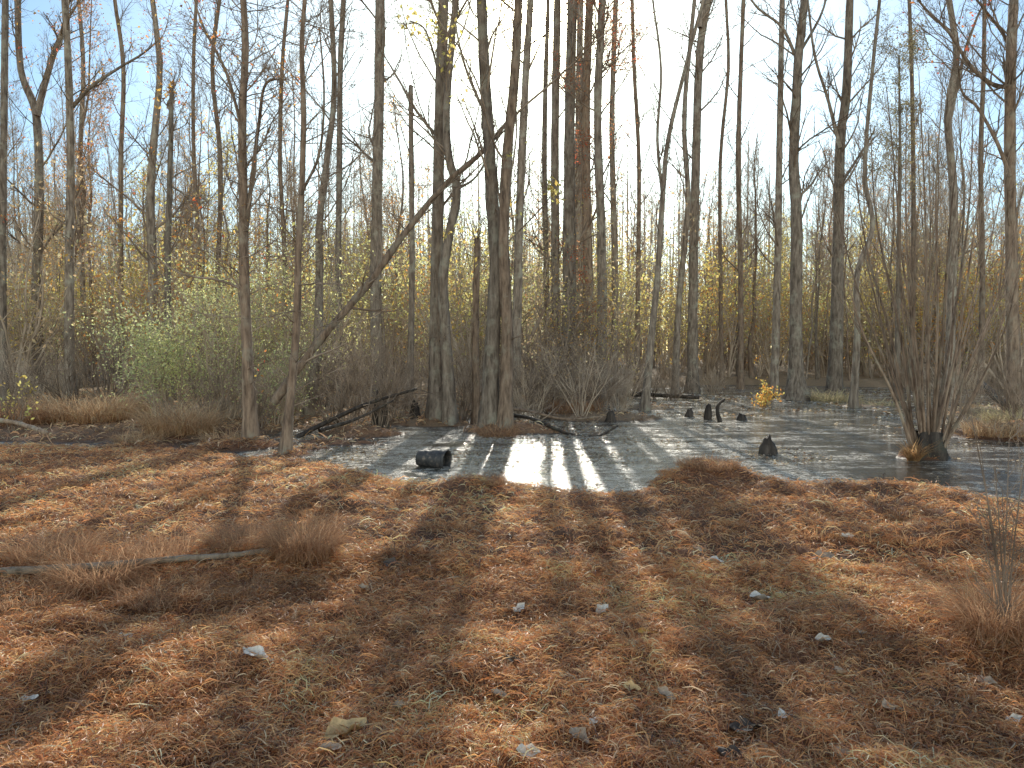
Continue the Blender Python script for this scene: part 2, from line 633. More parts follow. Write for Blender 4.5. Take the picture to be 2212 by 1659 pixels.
def litter_field(count, d0, d1, Lr, Wr, pw, far=False):
    t = rng.uniform(0, 1, count)
    d = (d0 ** pw + t * (d1 ** pw - d0 ** pw)) ** (1 / pw)
    x = d * rng.uniform(-0.76, 0.76, count)
    z = ground(x, d)
    ok = z > rng.uniform(-0.01, 0.025, count)
    # thinner litter in scattered patches lets the dark floor through
    ok &= (vnoise(x * 2.6, d * 2.6, 24) + 0.6 * vnoise(x * 7, d * 7, 25)) > rng.uniform(-1.1, -0.18, count)
    x, d, z = x[ok], d[ok], z[ok]
    m_ = len(x)
    L = rng.uniform(Lr[0], Lr[1], m_) * np.where(rng.uniform(0, 1, m_) < 0.15, 1.7, 1.0)
    W = rng.uniform(Wr[0], Wr[1], m_)
    th = rng.uniform(0, 2 * math.pi, m_)
    pit = rng.normal(0, 0.38, m_)
    u = np.stack([np.cos(th), np.sin(th), pit], 1)
    s = np.stack([-np.sin(th), np.cos(th), np.zeros(m_)], 1)
    roll = rng.normal(0, 0.9, m_)
    side = s * np.cos(roll)[:, None] + np.array([0, 0, 1.0]) * np.sin(roll)[:, None]
    tt = np.linspace(-0.5, 0.5, 4)
    k = rng.normal(0, 0.5, m_) * L
    ar = rng.uniform(0.0, 0.35, m_) * L
    c = np.stack([x, d, np.maximum(z, 0.0) + 0.004 + np.abs(rng.normal(0, 0.016, m_))], 1)
    P = c[:, None, :] + u[:, None, :] * (tt[None, :, None] * L[:, None, None]) + s[:, None, :] * (k[:, None] * (tt[None, :] ** 2 - 0.08))[:, :, None]
    P[:, :, 2] += ar[:, None] * (1 - 4 * tt[None, :] ** 2)
    P += rng.normal(0, 0.003, P.shape)
    wd = W[:, None] * np.array([0.45, 1.0, 0.9, 0.2])[None, :] * 0.5
    pal = np.array([(0.82, 0.42, 0.17), (0.70, 0.30, 0.12), (0.87, 0.55, 0.27), (0.44, 0.19, 0.09), (0.88, 0.66, 0.42), (0.16, 0.08, 0.048), (0.76, 0.37, 0.155), (0.6, 0.35, 0.19)])
    pr = np.array([.23, .17, .17, .12, .09, .07, .1, .05])
    ci = rng.choice(len(pal), m_, p=pr)
    cols = pal[ci] * rng.uniform(0.75, 1.2, (m_, 1))
    pn = 1 + 0.5 * vnoise(x * 0.8, d * 0.8, 21) + 0.65 * vnoise(x * 3.1, d * 3.1, 22)
    cols = cols * pn[:, None]
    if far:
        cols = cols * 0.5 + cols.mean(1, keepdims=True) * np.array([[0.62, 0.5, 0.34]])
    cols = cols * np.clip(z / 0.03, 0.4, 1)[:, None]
    return ribbons(P, wd, side, cols)


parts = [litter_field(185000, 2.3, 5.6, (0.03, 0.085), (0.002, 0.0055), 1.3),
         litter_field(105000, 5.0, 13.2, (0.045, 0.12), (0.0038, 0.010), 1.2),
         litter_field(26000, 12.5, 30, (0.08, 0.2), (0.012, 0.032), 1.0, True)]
Vs_, Fs_, Cs_, o_ = [], [], [], 0
for p in parts:
    Vs_.append(p[0])
    Fs_.append(p[1] + o_)
    Cs_.append(p[2])
    o_ += len(p[0])
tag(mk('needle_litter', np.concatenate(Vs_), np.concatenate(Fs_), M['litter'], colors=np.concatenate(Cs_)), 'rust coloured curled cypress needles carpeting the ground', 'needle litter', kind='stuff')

mcount = 80000
d = 8 + 28 * rng.uniform(0, 1, mcount) ** 1.6
x = d * rng.uniform(-0.6, 0.78, mcount)
zz = ground(x, d)
nz = vnoise(x * 0.7, d * 0.5, 31) + 0.6 * vnoise(x * 2.2, d * 1.6, 32) + 0.4 * vnoise(x * 6, d * 5, 33) - 0.14 * np.clip((x - 2) / 3, 0, 1.5)
ok = (zz < 0.0) & (nz > -0.04)
x, d = x[ok], d[ok]
m_ = len(x)
th = rng.uniform(0, 6.28, m_)
L = rng.uniform(0.010, 0.042, m_) * np.clip(d / 14, 0.8, 2)
u = np.stack([np.cos(th), np.sin(th), np.zeros(m_)], 1) * L[:, None]
s = np.stack([-np.sin(th), np.cos(th), np.zeros(m_)], 1) * (L * 0.45)[:, None]
c = np.stack([x, d, np.full(m_, 0.006) + rng.uniform(0, 0.004, m_)], 1)
lift = np.array([0, 0, 1.0]) * (L * rng.uniform(0, 0.6, m_))[:, None]
V = np.stack([c - u, c + s + lift, c + u, c - s], 1).reshape(-1, 3)
F = np.arange(m_ * 4).reshape(m_, 4)
pal = np.array([(0.75, 0.62, 0.44), (0.5, 0.32, 0.17), (0.5, 0.44, 0.28), (0.86, 0.82, 0.73), (0.86, 0.8, 0.68), (0.2, 0.12, 0.07)])
C = np.repeat(pal[rng.integers(0, 6, m_)], 4, axis=0)
tag(mk('floating_litter', V, F, M['leaf'], colors=C), 'small dead leaves and flecks floating on the swamp water', 'floating litter', kind='stuff')


def grass_geo(nb, rad, h, wdt, pal, droop=0.7):
    a = rng.uniform(0, 2 * math.pi, nb)
    r = rad * np.sqrt(rng.uniform(0, 1, nb)) * 0.75
    bx, by = r * np.cos(a), r * np.sin(a)
    az = a + rng.normal(0, 1.1, nb)
    L = h * rng.uniform(0.4, 1.25, nb)
    out = L * rng.uniform(0.35, 1.3, nb)
    tt = np.linspace(0, 1, 6)
    hor = out[:, None] * tt[None, :] ** 1.3
    dr = rng.uniform(0.35, 1.1, nb) * droop
    zt = L[:, None] * (1.35 * tt[None, :] - (1.35 * dr)[:, None] * tt[None, :] ** 2)
    zt = np.maximum(zt, 0.01)
    P = np.stack([bx[:, None] + hor * np.cos(az)[:, None], by[:, None] + hor * np.sin(az)[:, None], zt - 0.02], -1)
    P += rng.normal(0, 0.02 * h, P.shape)
    side = np.stack([-np.sin(az), np.cos(az), rng.normal(0, 0.3, nb)], 1)
    wd = wdt * np.array([1, 1, .9, .7, .5, .1])[None, :] * rng.uniform(0.6, 1.3, (nb, 1)) * 0.5
    pal = np.asarray(pal)
    cols = pal[rng.integers(0, len(pal), nb)] * rng.uniform(0.7, 1.25, (nb, 1))
    return ribbons(P, wd, side, cols)


STRAW = [(0.72, 0.52, 0.32), (0.62, 0.41, 0.24), (0.5, 0.31, 0.18), (0.78, 0.6, 0.39)]
STRAW_DARK = [(0.56, 0.34, 0.2), (0.45, 0.26, 0.15), (0.66, 0.44, 0.27)]
STRAW_PALE = [(0.70, 0.59, 0.38), (0.62, 0.51, 0.32), (0.58, 0.52, 0.3)]


def clump(px, d, rad, h, nb, wdt, pal, label, group=None, droop=0.85):
    x = at(px, 900, d)[0]
    V, F, C = grass_geo(nb, rad, h, wdt, pal, droop)
    o = mk('dry_grass_clump', V, F, M['grass'], loc=(x, d, gz(x, d)), colors=C)
    tag(o, label, 'grass clump', group)
    return o


clump(655, 5.45, 0.27, 0.35, 2400, 0.0032, STRAW_DARK, 'tall shaggy dead grass clump at the right end of the pale log', droop=0.95)
clump(500, 4.82, 0.34, 0.15, 1500, 0.0032, STRAW_DARK, 'low brown grass tuft hanging in front of the pale log near its right end', droop=0.95)
clump(345, 5.4, 0.34, 0.27, 1600, 0.0032, STRAW_DARK, 'brown grass clump rising behind the middle of the pale log')
clump(205, 4.98, 0.30, 0.31, 2300, 0.0032, STRAW_DARK, 'brown grass clump burying the pale log left of its middle', droop=0.95)
clump(50, 4.6, 0.34, 0.15, 1500, 0.0032, STRAW_DARK, 'low brown grass tuft at the left frame edge below the pale log')
clump(350, 4.75, 0.36, 0.15, 1600, 0.0032, STRAW_DARK, 'low matted grass in front of the middle of the pale log')
clump(110, 5.35, 0.34, 0.26, 1500, 0.0032, STRAW_DARK, 'brown grass clump rising behind the left part of the pale log')
clump(520, 5.6, 0.32, 0.22, 1300, 0.0032, STRAW_DARK, 'brown grass clump behind the right part of the pale log')
clump(390, 14.6, 0.8, 0.68, 1900, 0.009, STRAW, 'shaggy tan grass mound in front of the glossy green bush')
clump(190, 17.0, 1.2, 0.72, 2000, 0.011, STRAW, 'wide straw grass mound left of the glossy green bush')
clump(60, 16.5, 0.9, 0.55, 1100, 0.012, STRAW_DARK, 'brown grass mound behind the fallen log at the left edge')
clump(270, 19, 0.8, 0.6, 900, 0.014, STRAW, 'grass tuft behind the wide straw mound on the left')
clump(480, 13.6, 0.4, 0.36, 700, 0.009, STRAW, 'small tan grass tuft left of the base of the near slender tree')
clump(300, 13.6, 0.5, 0.3, 800, 0.009, STRAW, 'low tan grass tuft on the wet strip in front of the shaggy mound')
clump(1075, 15.1, 0.45, 0.4, 800, 0.01, STRAW_DARK, 'brown root grass around the foot of the double trunk cypress')
clump(1530, 9.4, 0.5, 0.14, 1300, 0.005, STRAW_DARK, 'matted rust grass hump on the shore beside the open water')
clump(2165, 3.85, 0.17, 0.36, 1600, 0.003, STRAW_DARK, 'dry grass tuft under the bare sapling at the right edge')
clump(2150, 14.4, 0.7, 0.4, 900, 0.01, STRAW, 'pale grass tuft on the bank right of the many stemmed shrub')
clump(2200, 16.0, 0.9, 0.5, 900, 0.012, STRAW_PALE, 'yellowish grass mound on the right bank at the frame edge')
clump(1800, 26, 1.0, 0.5, 600, 0.02, STRAW_PALE, 'pale reed tuft between the swollen foot tree and its right neighbour')
clump(1895, 24, 0.9, 0.4, 500, 0.02, STRAW_PALE, 'pale reed tuft beyond the water left of the many stemmed shrub')
clump(1240, 19.5, 0.9, 0.45, 700, 0.015, STRAW_DARK, 'dark grass hummock behind the arched dead branches')
clump(1050, 8.55, 0.3, 0.12, 900, 0.005, STRAW_DARK, 'low rust grass tuft on the shore below the black pot')
tuf = []
for i in range(4):
    V, F, C = grass_geo(420, 0.2, 0.09, 0.0035, [(0.74, 0.4, 0.19), (0.6, 0.29, 0.135), (0.82, 0.53, 0.29)], 0.95)
    tuf.append(tag(mk('low_grass_tuft', V, F, M['grass'], colors=C), 'low matted rust grass tuft in the needle litter', 'grass tuft', 'low grass tufts in the needle litter'))
tn = 0
for i in range(80):
    d_ = 3.3 + 6.2 * ru(0, 1) ** 0.8
    px = ru(-20, 2230)
    x = at(px, 900, d_)[0]
    z = gz(x, d_)
    if z < 0.04 or (px < 760 and 4.2 < d_ < 5.9):
        continue
    o = tuf[tn] if tn < 4 else tuf[tn % 4].copy()
    if tn >= 4:
        col.objects.link(o)
    sc = ru(0.6, 1.5)
    o.location = (x, d_, z)
    o.scale = (sc, sc, sc * ru(0.7, 1.1))
    o.rotation_euler = (0, 0, ru(0, 6.28))
    tn += 1


# ------------------------------------------------------------------ trees from the photograph
def crom(pts, nseg):
    P = np.array([2 * np.array(pts[0]) - np.array(pts[1])] + [np.array(p) for p in pts] + [2 * np.array(pts[-1]) - np.array(pts[-2])])
    out = []
    for i in range(1, len(P) - 2):
        for t in np.linspace(0, 1, nseg, endpoint=False):
            a, b_, c, d_ = P[i - 1], P[i], P[i + 1], P[i + 2]
            out.append(0.5 * (2 * b_ + (c - a) * t + (2 * a - 5 * b_ + 4 * c - d_) * t * t + (3 * b_ - a - 3 * c + d_) * t ** 3))
    out.append(P[-2])
    return np.array(out)


def stem_geo(P, rad, k=12, flute=0.0, z0=0.0, rough=0.05):
    n_ = len(P)
    T = nrm(np.gradient(P, axis=0))
    ref = np.array([1.0, 0, 0]) if abs(T.mean(0)[0]) < 0.7 else np.array([0, 1.0, 0])
    U = nrm(np.cross(T, np.broadcast_to(ref, T.shape)))
    W = np.cross(T, U)
    a = np.arange(k) * 2 * math.pi / k
    ph = ru(0, 6)
    hz = np.maximum(P[:, 2] - z0, 0)
    mod = 1 + (flute * np.exp(-hz / 0.6))[:, None] * np.cos(5 * a + ph)[None, :] + rng.normal(0, rough, (n_, k))
    V = P[:, None, :] + (rad[:, None] * mod)[:, :, None] * (np.cos(a)[None, :, None] * U[:, None, :] + np.sin(a)[None, :, None] * W[:, None, :])
    I = np.arange(n_ * k).reshape(n_, k)
    J = np.roll(I, -1, 1)
    F = np.stack([I[:-1], J[:-1], J[1:], I[1:]], -1).reshape(-1, 4)
    V = V.reshape(-1, 3)
    cap = len(V)
    V = np.vstack([V, P[-1] + T[-1] * rad[-1] * 0.4])
    Fc = np.stack([I[-1], J[-1], np.full(k, cap)], -1)
    return V, F, Fc


def mkstem(name, V, F, Fc, mat, parent, off):
    me = bpy.data.meshes.new(name)
    faces = F.tolist() + Fc.tolist()
    me.from_pydata((V - np.array(off)).tolist(), [], faces)
    me.polygons.foreach_set('use_smooth', np.ones(len(faces), dtype=bool))
    me.materials.append(mat)
    me.update()
    o = bpy.data.objects.new(name, me)
    col.objects.link(o)
    o.parent = parent
    return o


WF = 0.85


def hero(label, path, d, w0, w1, top=18.0, flare=0.5, limbs=(), mat='bark', snag=False, nb=16, crown_from=4.0, bl=2.6,
         low=6, leaf=None, leafn=1, leafsize=0.06, name='tree', cat='tree', group=None, yj=0.25, kids=(7, 5), up=0.1, fluteamt=0.18, lowl=1.3):
    w0, w1 = w0 * WF, w1 * WF
    x0, y0, _ = at(path[0][0], path[0][1], d)
    zb = gz(x0, y0)
    root = empty(name, (x0, y0, zb), label, cat, group)
    off = (x0, y0, zb)
    pts = [(x0, y0, zb - 0.12)]
    for i, (px, py) in enumerate(path[1:]):
        pts.append(at(px, py, d + ru(-yj, yj)))
    P = crom(pts, 5)
    nvis = len(P)
    tz = np.linspace(0, 1, len(P))
    rad = (w0 + (w1 - w0) * tz ** 0.8) * 0.5 * d / FPX
    if not snag and P[-1][2] < top:
        dr = nrm(P[-1] - P[-4])
        ext = []
        p = P[-1]
        nE = 9
        st = (top - p[2]) / nE
        for i in range(nE):
            dr = nrm(dr + np.array([ru(-.16, .16), ru(-.16, .16), 0.12]))
            p = p + dr * st / max(dr[2], 0.4)
            ext.append(p)
        re = rad[-1] * np.linspace(0.93, 0.16, nE)
        P = np.vstack([P, ext])
        rad = np.concatenate([rad, re])
    hz = np.maximum(P[:, 2] - zb, 0)
    rad = rad * (1 + flare * np.exp(-hz / 0.35) + 0.2 * flare * np.exp(-hz / 1.2))
    V, F, Fc = stem_geo(P, rad, 12, fluteamt, zb)
    mkstem('trunk', V, F, Fc, M[mat], root, off)
    B = TB()
    for lb in limbs:
        lp, lw0, lw1 = lb[0], lb[1], lb[2]
        ll = lb[3] if len(lb) > 3 else None
        Q = crom([at(px, py, d + ru(-yj, yj) * 0.6) for px, py in lp], 5)
        lr = np.linspace(lw0, lw1, len(Q)) * 0.5 * d / FPX * 0.85
        Vl, Fl, Fcl = stem_geo(Q, lr, 8, 0, zb, 0.04)
        mkstem('limb', Vl, Fl, Fcl, M[mat], root, off)
        for j in range(int(len(Q) * 0.6)):
            i = random.randrange(1, len(Q))
            dv = nrm(Q[i] - Q[i - 1])
            grow(B, tuple(Q[i]), side_dir(tuple(dv), ru(0.4, 0.9)), ru(0.5, 1.0) * bl * 0.5, lr[i] * 0.45, 1, 3, (0, kids[0], kids[1]), 0.25, up)
        if ll:
            pal, nl, sz, sprd = ll
            c = np.repeat(np.array([Q[-1], Q[-2], Q[-3]]), nl // 3 + 1, axis=0)
            V2, F2, C2 = leaves(c, sz, pal, sprd)
            mk('foliage', V2 - np.array(off), F2, M['leaf'], root, colors=C2)
    idx = [i for i in range(nvis) if P[i][2] > zb + crown_from]
    idt = list(range(nvis, len(P) - 1))
    for j in range(nb):
        pool = idt if (idt and (not idx or random.random() < 0.15)) else idx
        if not pool:
            continue
        i = min(random.choice(pool), len(P) - 2)
        f = ru(0, 1)
        q = P[i] * (1 - f) + P[i + 1] * f
        dv = tuple(nrm(P[i + 1] - P[i]))
        hfrac = (P[i][2] - zb) / max(top, 1)
        grow(B, tuple(q), side_dir(dv, ru(0.5, 1.1)), bl * ru(0.6, 1.25) * (1.2 - 0.55 * hfrac), rad[i] * ru(0.16, 0.28), 0, 2, (kids[0], kids[1]), 0.22, up)
    for j in range(low):
        i = random.randrange(3, max(4, nvis))
        i = min(i, len(P) - 1)
        dv = tuple(nrm(P[i + 1] - P[i])) if i + 1 < len(P) else (0, 0, 1)
        grow(B, tuple(P[i]), side_dir(dv, ru(0.8, 1.5)), ru(0.4, lowl), 0.010, 1, 3, (0, 6, 3), 0.2, -0.01)
    if not B.empty():
        V, F = B.geo(off)
        mk('crown', V, F, M['twig'], root)
        if leaf is not None and B.tips:
            c = np.array(B.tips)
            k = int(len(c) * leafn)
            seeds = c[rng.integers(0, len(c), max(k // 5, 1))]
            V2, F2, C2 = leaves(np.repeat(seeds, 5, axis=0), leafsize, leaf, 0.12)
            mk('foliage', V2 - np.array(off), F2, M['leaf'], root, colors=C2)
    return root


OR_RED = ORANGE + RED
hero('slender trunk cut by the left frame edge', [(8, 850), (5, 600), (8, 300), (12, 0)], 24, 20, 15, nb=10, bl=2, leaf=OR_RED, leafn=0.25, leafsize=0.09)
hero('tree at far left forking into two limbs high up', [(85, 850), (80, 620), (85, 420), (78, 250), (45, 150), (38, 0)], 27, 28, 14, 17,
     limbs=[([(80, 250), (92, 200), (115, 120), (140, 50), (150, -60)], 18, 9)], nb=18, leaf=OR_RED, leafn=0.2, leafsize=0.09)
hero('straight tree second from the left with a long limb reaching right', [(150, 850), (150, 620), (153, 350), (148, 150), (140, 0)], 25, 25, 15, 17,
     limbs=[([(153, 235), (200, 185), (260, 145), (310, 115), (350, 80)], 10, 3)], nb=16, leaf=ORANGE, leafn=0.16, leafsize=0.09)
hero('thin pole tree beside the straight tree on the left', [(185, 850), (178, 600), (172, 380), (180, 150), (170, 0)], 32, 14, 9, 17, nb=14)
hero('thick tree rising behind the top of the glossy green bush', [(330, 850), (330, 600), (325, 430), (333, 300), (345, 150), (330, 0)], 26, 28, 12, 17, nb=20, leaf=OR_RED, leafn=0.3, leafsize=0.09)
hero('dark snag tree with orange leaves at its top left of centre', [(368, 850), (362, 600), (368, 350), (371, 190)], 24, 19, 10, snag=True,
     limbs=[([(370, 240), (362, 225), (372, 205), (365, 190)], 8, 2, (ORANGE, 60, 0.14, 0.3)), ([(366, 400), (400, 420), (430, 440)], 6, 2, (RED, 12, 0.13, 0.12))], nb=10, crown_from=3)
hero('near slender tree standing at the left edge of the mud', [(543, 962), (536, 800), (528, 600), (525, 400), (524, 250), (530, 100), (524, -20)], 13.3, 32, 15, 15, flare=0.5,
     limbs=[([(532, 500), (545, 380), (560, 260), (575, 180), (625, 172)], 12, 5), ([(528, 300), (490, 160), (440, 60), (420, 0)], 9, 4, (RUST, 40, 0.06, 0.2))],
     nb=24, crown_from=2.2, bl=1.7, low=50, yj=0.1, mat='bark_brown', up=0.03, leaf=OR_RED, leafn=0.12, lowl=2.1)
hero('near thin tree right of it leaning slightly right above the mud', [(616, 988), (628, 850), (641, 700), (644, 560), (652, 400), (656, 250), (652, 100), (660, -20)], 12.1, 24, 10, 13, flare=0.5,
     limbs=[([(650, 420), (690, 330), (700, 200), (690, 60)], 8, 4)], nb=22, crown_from=2.5, bl=1.5, low=40, yj=0.1, mat='bark_brown', up=0.05, lowl=1.8)
hero('dark tree behind the near thin tree beside the fallen branches', [(664, 895), (684, 770), (690, 600), (690, 480), (708, 330), (722, 200), (715, 0)], 18, 26, 12, 16, nb=14, bl=2, low=14)
hero('straight thin pole tree left of the leaning dead trunk', [(738, 860), (731, 600), (733, 380), (735, 150), (742, 0)], 24, 17, 13, 17, nb=10, bl=1.8)
hero('tall straight pale tree left of the centre clump', [(816, 850), (812, 620), (815, 400), (819, 200), (821, 0)], 25, 31, 23, 20, nb=9, crown_from=6)
hero('broken snag pole between the pale tree and the cypress pair', [(884, 890), (890, 600), (889, 400), (887, 185)], 20, 17, 12, snag=True, nb=6, bl=1.4, low=10)
hero('flared swamp tree, straighter of the pair with a dark wet foot', [(945, 922), (942, 780), (944, 560), (950, 250), (958, 0)], 17.3, 38, 25, 18, flare=0.6,
     limbs=[([(948, 300), (900, 240), (860, 170), (830, 120)], 9, 3), ([(952, 180), (935, 110), (915, 60), (885, 45)], 7, 3, (YELLOW, 45, 0.13, 0.25)), ([(955, 120), (960, 80), (950, 40), (935, 75)], 6, 2, (YELLOW, 36, 0.13, 0.2))],
     nb=8, yj=0.12, low=14)
hero('crooked trunk leaning right beside the flared swamp tree', [(972, 918), (967, 800), (957, 620), (968, 520), (987, 415), (966, 320), (968, 180), (985, 0)], 17.0, 31, 16, 16, flare=0.4,
     limbs=[([(985, 410), (1030, 380), (1075, 300), (1110, 260)], 7, 3)], nb=7, mat='bark', yj=0.1, low=12)
hero('short broken snag left of the double trunk cypress', [(1030, 905), (1027, 750), (1029, 620), (1031, 515)], 17.5, 20, 15, snag=True, nb=3, bl=0.9, low=8, mat='bark_brown')
hero('thicker left trunk of the double cypress at the water edge', [(1056, 932), (1062, 760), (1072, 560), (1062, 420), (1056, 300), (1046, 150), (1040, 0)], 15.8, 42, 25, 18, flare=0.5,
     limbs=[([(1050, 250), (1010, 160), (985, 60), (975, -30)], 7, 4)], nb=7, yj=0.12, leaf=YELLOW, leafn=0.14, leafsize=0.1, low=12)
hero('right trunk of the double cypress bending toward the sun', [(1090, 930), (1096, 740), (1088, 520), (1096, 330), (1108, 210), (1116, 100), (1120, 0)], 15.6, 32, 21, 18, flare=0.4,
     limbs=[([(1100, 520), (1150, 470), (1185, 430), (1198, 412)], 4, 2, (YELLOW, 30, 0.13, 0.13))], nb=6, yj=0.12, mat='bark_brown')
hero('smooth trunk right of the double cypress curving right at the top', [(1114, 880), (1118, 640), (1124, 420), (1134, 200), (1146, 0)], 20, 25, 17, 19, nb=6, leaf=RUST, leafn=0.3)
hero('leftmost slim trunk of the centre clump beyond the brush', [(1201, 850), (1200, 600), (1199, 300), (1204, 0)], 27, 26, 18, 20, nb=6, leaf=RUST + YELLOW, leafn=0.7)
hero('thickest trunk of the centre clump below the sun', [(1225, 850), (1229, 620), (1230, 320), (1236, 0)], 26, 38, 25, 21, nb=7, leaf=RUST, leafn=0.5, flare=0.7)
hero('slim trunk squeezed between the two thickest of the centre clump', [(1250, 850), (1251, 620), (1250, 300), (1254, 0)], 29, 26, 16, 20, nb=6, leaf=RUST + YELLOW, leafn=0.7)
hero('straight trunk just right of the thickest one in the centre clump', [(1272, 850), (1270, 620), (1265, 250), (1274, 0)], 27, 32, 19, 20, nb=8, leaf=RUST, leafn=0.6, mat='bark_brown')
hero('rightmost trunk of the centre clump with rusty foliage high up', [(1299, 850), (1300, 560), (1291, 250), (1301, 0)], 25, 27, 18, 20, nb=22, leaf=RUST + RED[:1], leafn=2.6, crown_from=6, leafsize=0.075)
hero('very slim trunk just left of the centre clump', [(1178, 850), (1180, 600), (1176, 300), (1184, 0)], 31, 17, 11, 19, nb=6, leaf=RUST, leafn=0.5)
hero('slim trunk just right of the centre clump', [(1326, 850), (1328, 580), (1322, 280), (1330, 0)], 30, 19, 12, 19, nb=8, leaf=RUST + ORANGE, leafn=0.7)
hero('slanting tree standing in the water right of the centre', [(1392, 888), (1404, 760), (1420, 600), (1432, 420), (1444, 300), (1482, 140), (1525, -20)], 21.5, 20, 8, 17, nb=12, bl=2.2,
     limbs=[([(1432, 430), (1420, 300), (1428, 150), (1410, 0)], 9, 5)], mat='bark')
hero('slim tree between the slanting tree and the tall grey one', [(1458, 845), (1466, 660), (1486, 440), (1478, 250), (1500, 0)], 29, 18, 10, 18, nb=14)
hero('tall grey tree right of centre with a clean lower trunk', [(1496, 850), (1498, 560), (1504, 320), (1512, 110), (1530, 0)], 31, 27, 18, 21, nb=16, crown_from=8,
     limbs=[([(1512, 60), (1520, 20), (1560, -60)], 11, 6)])
hero('slim pole tree just left of the tree with a swollen foot', [(1672, 850), (1680, 560), (1683, 360), (1686, 180), (1690, 0)], 29, 20, 13, 20, nb=14)
hero('big tree with a swollen foot standing in the far water', [(1720, 862), (1719, 710), (1721, 470), (1714, 350), (1721, 210), (1725, 120), (1738, 0)], 26.5, 34, 19, 19, flare=1.1, nb=16,
     limbs=[([(1722, 130), (1690, 60), (1640, 20), (1600, -30)], 9, 4), ([(1724, 120), (1770, 40), (1790, -20)], 8, 4)])
hero('thick tree right of the swollen foot tree forking near the top', [(1803, 850), (1808, 660), (1812, 460), (1815, 310), (1828, 200), (1836, 0)], 29, 36, 18, 20, flare=0.5, nb=16,
     limbs=[([(1815, 320), (1790, 220), (1760, 120), (1745, 0)], 10, 5), ([(1815, 400), (1860, 330), (1890, 280)], 8, 3)])
hero('thin crooked tree with an elbow in front of the thick right tree', [(1842, 878), (1852, 720), (1852, 590), (1885, 490), (1868, 380), (1880, 200), (1900, 0)], 22.5, 18, 8, 15, nb=16, bl=1.8)
hero('slender evergreen with flat dark sprays behind the many stemmed shrub', [(1938, 860), (1940, 600), (1944, 380), (1942, 120)], 27, 16, 4, snag=True, nb=46, crown_from=7.2, bl=1.5, leaf=[(0.26, 0.25, 0.14), (0.32, 0.26, 0.14)], leafn=1.8, leafsize=0.07, up=-0.02, low=3)
hero('wavy grey trunk rising through the many stemmed shrub', [(2050, 870), (2056, 620), (2060, 420), (2048, 250), (2066, 120), (2050, 0)], 24, 24, 14, 18, nb=20, leaf=RED, leafn=0.06, leafsize=0.1,
     limbs=[([(2052, 260), (2080, 130), (2110, 40), (2150, -40)], 10, 4)])
hero('dark trunk along the right frame edge with long overhanging limbs', [(2192, 930), (2186, 640), (2181, 330), (2184, 120), (2190, 0)], 17, 32, 21, 17, nb=16,
     limbs=[([(2184, 190), (2140, 180), (2095, 140), (2050, 70), (2000, 20), (1960, -30)], 12, 4, (RED, 9, 0.1, 0.15)),
            ([(2182, 380), (2150, 300), (2110, 230), (2075, 190), (2068, 70)], 10, 4, (RED, 9, 0.1, 0.15)), ([(2186, 120), (2165, 70), (2110, 0)], 10, 5, (RED, 9, 0.1, 0.15))], mat='bark_brown')
for px, d_, w_, lab in ((1965, 33, 13, 'thin straight pole tree left of the wavy trunk'), (2118, 30, 14, 'thin pole tree between the wavy trunk and the right edge'),
                        (1375, 30, 13, 'thin pole tree left of the slanting water tree'), (1600, 34, 15, 'thin pole tree in the gap of sky right of the tall grey tree'),
                        (470, 28, 14, 'thin pole tree left of the near slender tree'), (610, 30, 13, 'thin pole tree seen between the two near trees'),
                        (260, 30, 14, 'thin pole tree left of the tree behind the green bush'), (1560, 36, 11, 'very thin pole just right of the tall grey tree'), (425, 32, 12, 'very thin pole right of the dark snag tree')):
    hero(lab, [(px, 850), (px + ru(-8, 8), 600), (px + ru(-10, 10), 350), (px + ru(-14, 14), 150), (px + ru(-15, 15), 0)], d_, w_, w_ * 0.65, 18, nb=18, mat='bark_brown')


def log(name, label, cat, path, w0, w1, mat='bark_dark', nb=0, group=None):
    pts = [at(px, py, d_) for px, py, d_ in path]
    off = pts[0]
    root = empty(name, off, label, cat, group)
    P = crom(pts, 5)
    dm = sum(p[2] for p in path) / len(path)
    rad = np.linspace(w0, w1, len(P)) * 0.5 * dm / FPX
    V, F, Fc = stem_geo(P, rad, 10, 0, 0, 0.1)
    mkstem('trunk', V, F, Fc, M[mat], root, off)
    for j in range(nb):
        B = TB()
        i = random.randrange(2, len(P))
        grow(B, tuple(P[i]), side_dir(tuple(nrm(P[i] - P[i - 1])), ru(0.4, 1.2)), ru(0.3, 1.3), rad[i] * 0.35, 1, 3, (0, 4, 3), 0.22, 0.03)
        V, F = B.geo(off)
        mk('twig', V, F, M['twig'], root)
    return root


log('leaning_dead_tree', 'dead trunk leaning up to the right across the left of the centre clump', 'leaning tree',
    [(590, 870, 15.5), (690, 735, 15.6), (790, 620, 15.8), (870, 510, 16.0), (960, 400, 16.2), (1040, 330, 16.3), (1095, 265, 16.5)], 18, 9, 'bark_brown', 14)
log('fallen_branch', 'long dark fallen limb sloping down to the mud behind the near thin tree', 'fallen branch', [(640, 945, 14.8), (720, 905, 15.2), (800, 870, 15.6), (900, 840, 16)], 11, 6, 'bark_dark', 10)
log('fallen_branch', 'second fallen limb lying just below the long dark one', 'fallen branch', [(690, 930, 14.2), (770, 905, 15), (850, 865, 15.4)], 9, 4, 'bark_dark', 8)
log('fallen_branch', 'arched dead branch dipping into the water right of the double cypress', 'fallen branch', [(1095, 895, 16.5), (1150, 905, 16), (1230, 938, 15.2), (1290, 942, 15), (1335, 920, 15)], 9, 4, 'bark_dark', 8)
log('fallen_branch', 'bent branch crossing above the arched dead branch', 'fallen branch', [(1090, 880, 17), (1150, 890, 16.6), (1220, 905, 16.4), (1300, 900, 16.2)], 8, 4, 'bark_brown', 8)
